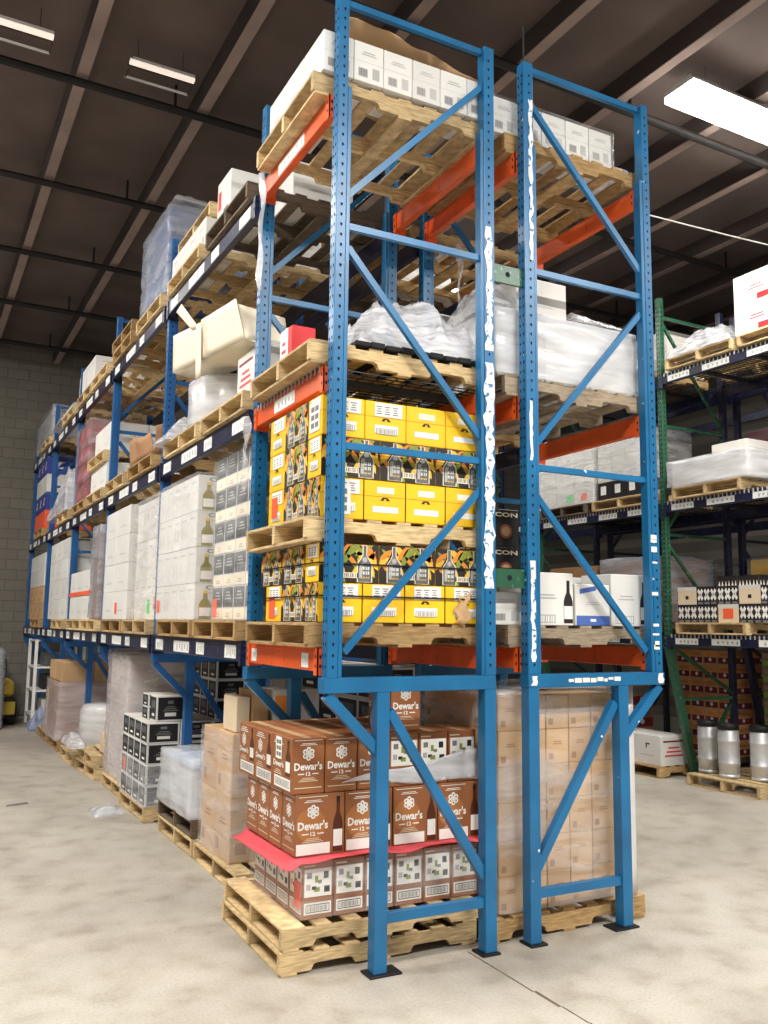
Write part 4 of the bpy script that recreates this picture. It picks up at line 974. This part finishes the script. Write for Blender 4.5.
s = stack('offwhite_carton', 'pale carton', 'tall wrapped floor load', 'pale cartons in the tall floor load', .1, 5.2, .138, (3, 2, 4), (.3, .5, .335), 'offwhite', (plain, plain), show=3)
wrap('milky lilac film round the tall pale floor load', .08, 1.02, 5.18, 6.24, .138, 1.5, 'film_lilac', .02, 84, 14)
pallet((.6, 6.99, 0), 'lower pale pallet with open stringers past the tall wrapped load', 'pallet_light', rz=.05); pallet((.6, 6.98, .138), 'upper pale pallet past the tall wrapped load', 'pallet_light', rz=-.03)
pallet((.56, 8.1, 0), 'pallet under the low white wrapped bundle on the floor', 'pallet_light', near=False)
m = MB(); m.lathe([(.42, 0), (.46, .05), (.45, .3), (.44, .52), (.40, .58), (.15, .6)], 'film_milky', 36)
o = m.obj('wrapped_bundle', smooth=True, loc=(.55, 8.08, .138)); tag(o, 'round white wrapped bundle standing on the floor pallets', 'wrapped bundle')
m = MB(); m.lathe([(.36, .01), (.41, .05), (.41, .5), (.36, .56)], 'offwhite', 28); m.obj('inner_drum', o)
carton('white_carton', (.3, .3, .22), 'kraft_pale', (plain, plain), (.3, 6.75, .276), 'small cream carton on the open pale pallets', None)
carton('small_carton', (.3, .3, .2), 'red', (redwhite, None), (.72, 7.0, .276), 'red topped carton behind the white bundle on the floor', None)
heap('white film trailing off the floor bundle', -.15, .03, 7.1, 7.9, .28, .16, 'film_heap', 85)
pallet((.58, 9.5, 0), 'pallet under the brown cartons on the floor in the fifth bay', 'pallet_mid', near=False); pallet((.58, 10.7, 0), 'pallet under the lilac wrapped cartons on the floor', 'pallet_mid', near=False)
s = stack('brown_carton', 'brown carton', 'wrapped floor load, fifth bay', 'brown cartons of the fifth bay floor', .0, 9.1, .138, (2, 2, 3), (.44, .62, .27), 'kraft_brown', (kraft_mark, kraft_mark), show=2)
stack('brown_carton', 'tan carton', 'over the lilac wrap, fifth bay', 'brown cartons of the fifth bay floor', .0, 9.1, .955, (2, 2, 1), (.44, .62, .28), 'kraft', (None, None), show=2)
wrap('lilac film round the brown cartons of the fifth bay floor', -.02, .92, 9.08, 10.38, .138, .95, 'film_lilac', .015, 86, 8, top=False, skirt=.1)
stack('brown_carton', 'pale tan carton', 'floor beyond the lilac wrap', 'brown cartons of the fifth bay floor', .1, 10.5, .138, (2, 2, 2), (.4, .4, .3), 'kraft_pale', (None, None), show=1)
# white open shelving by the wall
sh = thing('storage_shelf', 'tall white metal shelving at the wall end of the aisle row', 'shelf unit', (.35, 12.55, 0), 0)
for x in (-.35, .45):
    for y in (-.45, .45): m = MB(); m.box(x - .025, x + .025, y - .025, y + .025, 0, 1.5, 'white_metal'); m.obj('post', sh)
for z in (.18, .6, 1.0, 1.46): m = MB(); m.box(-.37, .47, -.47, .47, z, z + .03, 'white_metal', .004); m.obj('shelf_board', sh)
for i, (z, mt) in enumerate(((.63, 'ink'), (1.03, 'photo_grey'), (.21, 'offwhite'))): carton('small_carton', (.5, .5, .25), mt, (None, None), (.4, 12.45, z + .004), f'{["black", "gray", "off-white"][i]} carton on the white shelving', 'cartons on the white shelving')
heap('crumpled blue film on the floor beside the white shelving', -.1, .5, 11.55, 12.0, 0, .42, 'film_blue', 87)
# floor machine at the wall
mc = thing('floor_machine', 'dark floor machine with two yellow bands parked at the block wall', 'machine', (-.75, 13.2, 0), 0)
m = MB(); m.box(-.5, .5, -.75, .6, .12, .5, 'ink', .05); m.obj('chassis', mc)
m = MB(); m.box(-.48, .48, -.7, .1, .5, .78, 'machine_yellow', .05); m.obj('hood', mc); m = MB(); m.box(-.5, .5, -.78, -.755, .2, .42, 'machine_yellow', .008); m.obj('bumper', mc)
m = MB(); m.box(-.25, .25, -.45, .05, .78, .95, 'rubber', .04); m.obj('seat', mc); m = MB(); m.box(-.42, .42, .15, .58, .5, 1.15, 'dark_metal', .05); m.obj('console', mc)
for sx in (-.46, .46):
    for y in (-.5, .4):
        m = MB(); m.lathe([(.2, -.08), (.22, -.06), (.22, .06), (.2, .08)], 'rubber', 18); w = m.obj('wheel', mc); w.location = (sx, y, .22); w.rotation_euler.y = PI / 2
m = MB(); m.lathe([(.24, 0), (.25, .1), (.25, 1.3), (.2, 1.36), (.05, 1.38)], 'film_grey', 24); o = m.obj('wrapped_bundle', smooth=True, loc=(-.72, 12.05, .0)); tag(o, 'tall gray wrapped roll standing near the floor machine', 'wrapped bundle')
m = MB(); m.lathe([(.2, .01), (.22, .05), (.22, 1.28), (.15, 1.33)], 'offwhite', 20); m.obj('inner_roll', o)
# litter
heap('crumpled white plastic scrap lying on the open floor', -.32, -.05, 4.5, 4.85, 0, .07, 'film_heap', 88, n=18)
m = MB(); m.poly([(-1.02, 5.35, .004), (-.8, 5.4, .004), (-.82, 5.45, .012), (-1.0, 5.42, .004)], 'ink_grey'); m.poly([(-1.02, 5.35, .001), (-1.0, 5.42, .001), (-.82, 5.45, .001), (-.8, 5.4, .001)], 'ink_grey')
tag(m.obj('paper_scrap'), 'small dark scrap lying on the open floor', 'scrap')
# ------------------------------------------------------------------ inner row behind
pallet((1.92, 2.5, 0), 'pallet under the black carton stack behind the aisle row', 'pallet_mid', near=False)
stack('black_case_carton', 'black carton with white edges', 'tall stack behind the aisle row', 'black cartons behind the aisle row', 1.36, 2.0, .138, (3, 4, 5), (.33, .4, .27), 'white_box', (black_case, black_side), show=3)
pallet((1.9, 2.0, NZ[0] + .012), 'pallet under the black cartons with round emblem, inner row', 'pallet_mid', near=False)
stack('emblem_carton', 'black carton with round emblem', 'inner row low level', 'black cartons with round emblem', 1.3, 1.5, 1.85, (3, 2, 3), (.36, .4, .31), 'ink', (round_logo, round_logo), show=3)
pallet((1.9, 2.0, NZ[1] + .012), 'pallet under the black and white cartons, inner row middle level', 'pallet_mid', near=False)
stack('photo_print_carton', 'black and white carton', 'inner row middle level', 'black and white cartons, inner row', 1.15, 1.5, zm, (4, 2, 3), (.3, .4, .3), 'white_box', (photo_front, black_side), show=4)
pallet((1.9, 1.95, NZ[2] + .012), 'pallet on the top level of the inner row behind the end bay', 'pallet_mid', near=False)
pallet((1.9, 3.1, NZ[2] + .012), 'second pallet on the top level of the inner row', 'pallet_dark', near=False)
stack('white_carton', 'white carton', 'inner row top level', 'white cartons, inner row top', 1.35, 2.62, zt, (3, 2, 1), (.36, .45, .3), 'white_box', (plain, plain), show=3)
# hanging film strips
for i, (x, y, z0_, z1_, lb) in enumerate(((-.05, 1.2, 4.1, 4.95, 'long film strip hanging from the top level at the second post'), (1.52, 1.1, 3.95, 4.75, 'film strip hanging below the top pallet of the inner row'), (-.11, 1.2, 2.72, 3.2, 'film tail hanging over the second post below the middle level'))):
    wd = .05 if i != 2 else .12
    g = bilinear((x - wd * .3, y - wd, z0_), (x + wd * .3, y + wd, z0_), (x, y + wd * .4, z1_), (x, y - wd * .4, z1_), 4, 18, lambda u, v: (.02 * math.sin(v * 9 + u * 3), .02 * math.sin(v * 14), 0))
    sheet('film_strip_hanging', lb, 'plastic film', g, 'film_milky' if i == 0 else 'film', .003)
# ------------------------------------------------------------------ green racks across the aisle
GX = 6.3; GY = [1.15, 3.66, 6.17, 8.68, 11.2]; GZ = (1.73, 3.38, 5.03)
gp = ['at the open end', 'between the kegs and the white carton', 'behind the tan wrapped load', 'fourth along', 'fifth along']
for k, y in enumerate(GY): upright(f'green upright frame with slanted leg, {gp[k]}', GX, y, False, k == 1, 'green', 'slant')
for k in range(4):
    for i, z in enumerate(GZ):
        if k > 1 and i == 2: pass
        rail(f'{LV[i]} dark crossbar with labels on the green rack, {ORD[k]} bay from the open end', GY[k] + .077, GY[k + 1] - .002, GX, z, 'navy', .11, [(.2, .55), (.75, 1.1), (1.35, 1.75), (1.95, 2.3)])
        rail(f'{LV[i]} rear dark crossbar of the green rack, {ORD[k]} bay from the open end', GY[k] + .077, GY[k + 1] - .002, GX + 1.17, z, 'navy', .11)
        if k < 2: deck(f'{LV[i]} wire deck of the green rack, {ORD[k]} bay from the open end', GX - .02, GX + 1.19, GY[k] + .137, GY[k + 1] - .08, z + .017, GX - .03)
def gpal(y, z, lab, mat='pallet_light', x=GX + .52, near=True): return pallet((x, y, z), lab, mat, near)
gz = [z + .031 for z in GZ]
gpal(3.0, gz[2], 'pallet with white film bundle on the top of the green rack')
heap('white film bundle over goods on the top of the green rack', GX - .1, GX + .65, 2.5, 3.5, gz[2] + .138, .34, 'film_heap', 100)
gpal(1.9, gz[2], 'pallet under the large white cartons on the top of the green rack')
s = stack('white_carton', 'large white carton', 'top of the green rack', 'large white cartons on the green rack', GX - .08, 1.4, gz[2] + .138, (2, 2, 2), (.5, .52, .35), 'white_box', (plain, lambda f: (f.lines(.4, .8, .4, .6, 'red_sheet', 2), f.rect(.62, .98, .02, .22, 'red'))), show=2)
gpal(4.4, gz[2], 'pallet under the long white carton past the green post, top level', 'pallet_mid')
carton('white_carton', (.7, .9, .6), 'offwhite', (plain, white_code), (GX + .72, 4.35, gz[2] + .138), 'long white carton past the green post on the top of the green rack', None)
gpal(2.95, gz[1], 'pallet under the low white wrapped cartons on the green rack')
s = stack('white_carton', 'low white carton', 'green rack middle level', 'low white cartons on the green rack', GX - .08, 2.35, gz[1] + .138, (2, 3, 1), (.5, .37, .3), 'white_box', (wine_side, wine_side), show=2)
carton('white_carton', (.4, .5, .1), 'offwhite', (None, None), (GX + .2, 2.65, gz[1] + .49), 'flat white carton lying on the low white cartons', None)
wrap('milky film round the low white cartons on the green rack', GX - .1, GX + .95, 2.33, 3.5, gz[1] + .138, gz[1] + .45, 'film_milky', .02, 101, 8)
gpal(2.95, gz[0], 'pale pallet under the can trays on the green rack', 'pallet_light')
CG = 'trays of cans on the green rack'; TL = ('bottom layer', 'upper layer', 'tall rear one')
for k in range(3):
    for j in range(4):
        if k == 2 and j not in (1, 2): continue
        a = (cans, tray_kraft if (k, j) in ((0, 1), (1, 0), (1, 3)) else cans)
        carton('can_tray', (.34, .29, .21 if k < 2 else .56), 'kraft_pale', a, (GX + .14 + (.36 if k == 2 else 0), 2.42 + .3 * j, gz[0] + .138 + .212 * (k if k < 2 else 0)), f'tray of black and white cans, {TL[k]}, {ORD[3 - j]} along from the green post', CG)
o = [q for q in C.objects if q.name.startswith('can_tray')][1]; sticker(o, 'x', 0, .05, .14, .11, 'tag_orange', 'orange tag')
gpal(2.85, 0, 'pallet under the kegs', 'pallet_light'); gpal(4.31, 0, 'pallet under the white carton beside the green slanted leg', 'pallet_mid')
for i, (x, y) in enumerate(((GX + .2, 3.28), (GX + .14, 2.93), (GX + .3, 2.62))):
    t = thing('beer_keg', f'slim steel keg on the pallet, {["beside the green slanted leg", "in the middle of the three", "farther from the green slanted leg"][i]}', 'keg', (x, y, .138), 0, 'steel kegs')
    m = MB(); m.lathe([(.1, .03), (.115, .045), (.118, .15), (.124, .16), (.124, .17), (.118, .18), (.118, .4), (.124, .41), (.124, .42), (.118, .43), (.116, .52), (.1, .55), (.03, .57)], 'steel', 24); m.obj('barrel', t, True)
    m = MB(); m.lathe([(.105, 0), (.118, .005), (.118, .04), (.1, .035)], 'steel', 24); m.obj('foot_ring', t, True)
    m = MB(); m.lathe([(.112, .54), (.119, .54), (.119, .6), (.112, .605), (.106, .6), (.106, .54)], 'dark_metal', 24); m.obj('collar', t, True)  # collar coloured dark: shade at the keg top put into its material
    m = MB(); m.lathe([(.03, .56), (.03, .585), (.02, .59)], 'steel', 12); m.obj('valve', t, True)
for j in range(2): carton('white_carton', (.45, .5, .36), 'white_box', (red_print, white_r), (GX + .2, 4.07 + .52 * j, .138), f'white floor carton beside the green slanted leg, {"near" if j == 0 else "far"} one', 'white floor cartons by the green rack')
# second bay
gpal(4.4, gz[1], 'pallet under the white over black cartons on the green rack', 'pallet_light'); gpal(5.55, gz[1], 'pallet under the tall shiny white load on the green rack', 'pallet_dark')
stack('black_case_carton', 'black carton with white print', 'under shiny load, green rack', 'black cartons on the green rack', GX - .06, 4.0, gz[1] + .138, (2, 3, 1), (.45, .27, .24), 'ink', (photo_front, lambda f: f.rect(.2, .6, .3, .8, 'print_white')), show=1)
s = stack('white_carton', 'shiny white carton', 'over black cartons on the green rack', 'shiny white cartons on the green rack', GX - .06, 4.0, gz[1] + .38, (2, 3, 2), (.45, .27, .34), 'white_box', (plain, plain), show=1)
s = stack('white_carton', 'white carton', 'tall shiny load on the green rack', 'white cartons of the tall shiny load', GX - .06, 4.9, gz[1] + .138, (2, 3, 3), (.5, .4, .3), 'white_box', (slot, wine_side), show=2)
sticker(s[0, 0, 0], 'x', 0, .05, .12, .1, 'tag_orange', 'orange tag'); sticker(s[0, 1, 0], 'x', -.1, .05, .12, .1, 'tag_green', 'green tag')
wrap('glossy film round the tall shiny white load on the green rack', GX - .08, GX + .965, 4.88, 6.125, gz[1] + .138, gz[1] + 1.06, 'film', .012, 103, 10)
wrap('glossy film round the shiny white cartons over black cartons', GX - .08, GX + .86, 3.98, 4.84, gz[1] + .385, gz[1] + 1.08, 'film', .012, 104, 8)
gpal(4.3, gz[0], 'pallet under the tan wrapped load on the green rack', 'pallet_dark', near=False); gpal(5.5, gz[0], 'pallet under the maroon load on the green rack', 'pallet_dark', near=False)
stack('tan_carton', 'dusky tan carton', 'green rack low level', 'dusky tan cartons on the green rack', GX + .05, 3.85, gz[0] + .138, (2, 2, 3), (.45, .5, .27), 'kraft_brown', (kraft_mark, kraft_mark), show=2)
wrap('gray film round the dusky tan cartons on the green rack', GX + .03, GX + 1, 3.83, 4.88, gz[0] + .138, gz[0] + .97, 'film_grey', .02, 105, 8)
stack('maroon_carton', 'maroon carton', 'green rack low level', 'maroon cartons on the green rack', GX + .05, 5.0, gz[0] + .138, (2, 2, 3), (.45, .5, .26), 'kraft_brown', (kraft_mark, kraft_mark), show=2)
gpal(5.46, 0, 'pallet under the dark brown cartons on the floor of the green rack', 'pallet_dark', near=False)
stack('brown_carton', 'dark brown carton', 'floor of the green rack', 'dark brown cartons of the green rack', GX + .1, 4.92, .138, (2, 3, 3), (.45, .4, .3), 'kraft_brown', (mixed('maroon', 'ink_grey'), mixed('maroon', 'ink_grey')), show=2)
# row behind the green rack
MN = {'offwhite': 'off-white', 'maroon': 'maroon', 'kraft_brown': 'brown', 'yellow': 'yellow'}; RL = ['rear row middle level, gray film', 'rear row middle level', 'rear row low level, gray film', 'rear row low level, pale load', 'rear row low level']
RX = 7.75
for j, (y, a, b_, bd) in enumerate(((1.35, 'maroon', 'kraft_brown', 'offwhite'), (2.52, 'leaf_green', 'kraft_brown', 'photo_grey'), (3.95, 'maroon', 'leaf_orange', 'kraft'))):
    pallet((RX + .5, y + .5, 0), f'pallet on the floor behind the green rack, {ORD[j]} along', 'pallet_dark', False)
    stack('small_case_carton', 'small printed case', f'behind the green rack, {ORD[j]} pallet along', 'small printed cases behind the green rack', RX, y, .138, (2, 4, 7), (.4, .24, .2), bd, (mixed(a, b_), mixed(a, b_)), show=2)
for k in range(3): upright(f'dark upright frame of the rear row, {ORD[k]} along', RX - .02, GY[k] + .02, False, False, 'navy', 'slant')  # navy in place of green: shade of the rear row put into the colour
for i, z in enumerate(GZ):
    for k in range(2):
        rail(f'{LV[i]} crossbar of the row behind the green rack, {ORD[k]} bay', GY[k] + .097, GY[k + 1] + .018, RX - .02, z, 'orange' if k == 1 and i == 0 else 'navy', .11)
        rail(f'{LV[i]} rear crossbar of the row behind the green rack, {ORD[k]} bay', GY[k] + .097, GY[k + 1] + .018, RX + 1.15, z, 'navy', .11)
for j, (y, z, h, mt, fm, lb) in enumerate(((1.4, 1, 1.1, 'offwhite', 'film_grey', 'tall gray wrapped load at the middle level'), (2.55, 1, .9, 'maroon', 'film_thin', 'maroon load at the middle level'), (1.4, 0, .9, 'kraft_brown', 'film_grey', 'brown wrapped load at the low level'), (3.95, 0, .8, 'offwhite', 'film_grey', 'pale wrapped load at the low level'), (2.55, 0, .85, 'yellow', 'film_thin', 'yellow load at the low level'))):
    pallet((RX + .5, y + .5, GZ[z] + .012), f'pallet under the {lb} behind the green rack', 'pallet_dark', False)
    stack('rear_carton', f'{MN[mt]} carton', RL[j], 'cartons in loads behind the green rack', RX - .05, y, GZ[z] + .15, (2, 2, 3), (.45, .5, h / 3), mt, (plain, plain), show=2)
    wrap(f'film round the {lb} behind the green rack', RX - .07, RX + .87, y - .02, y + 1.02, GZ[z] + .15, GZ[z] + .16 + h, fm, .015, 110 + j, 8)
# cable strung across the aisle under the ceiling
frame(I4)
m = MB(); m.tube([(2.41, .04, 4.72)] + [(2.41 + 5.6 * t / 12, .04 - .1 * t / 12, 4.72 + .5 * t / 12 - .12 * math.sin(PI * t / 12)) for t in range(1, 13)], .005, 'cable', 6)
tag(m.obj('overhead_cord'), 'thin white cable strung from the chipped frame across the aisle', 'cable')
m = MB(); m.tube([(1.33, .03, 5.5), (1.325, .03, 5.78)], .006, 'dark_metal', 6); m.lathe([(.02, 0), (.02, .012)], 'dark_metal', 10, (1.33, .03, 5.51))
tag(m.obj('steel_rod'), 'thin dark rod sticking up from the chipped frame', 'rod')

# ------------------------------------------------------------------ camera, world, view
f = 873.57; cam = bpy.data.cameras.new('camera'); co = bpy.data.objects.new('camera', cam); C.objects.link(co)
cam.sensor_fit = 'VERTICAL'; cam.sensor_height = 24; cam.lens = f / 1024 * 24; cam.clip_start = .05; cam.clip_end = 100
yw, pt, rl = (math.radians(a) for a in (27.35, 7.3246, .6988))
F = Vector((math.sin(yw) * math.cos(pt), math.cos(yw) * math.cos(pt), math.sin(pt))); R0 = Vector((math.cos(yw), -math.sin(yw), 0)); U0 = R0.cross(F)
R = R0 * math.cos(rl) + U0 * math.sin(rl); U = -R0 * math.sin(rl) + U0 * math.cos(rl)
mw = Matrix((R, U, -F)).transposed().to_4x4(); mw.translation = Vector((-1.9098, -4.3044, 1.833)); co.matrix_world = mw
bpy.context.scene.camera = co
w = bpy.data.worlds.new('world'); bpy.context.scene.world = w; w.use_nodes = True
bg = w.node_tree.nodes['Background']; bg.inputs[0].default_value = (1, .96, .91, 1); bg.inputs[1].default_value = .30
vs_ = bpy.context.scene.view_settings
vs_.view_transform = 'Standard'; vs_.look = 'None'; vs_.gamma = 1; vs_.use_curve_mapping = False; vs_.exposure = .2
bpy.context.scene.cycles.max_bounces = 8; bpy.context.scene.cycles.transparent_max_bounces = 16
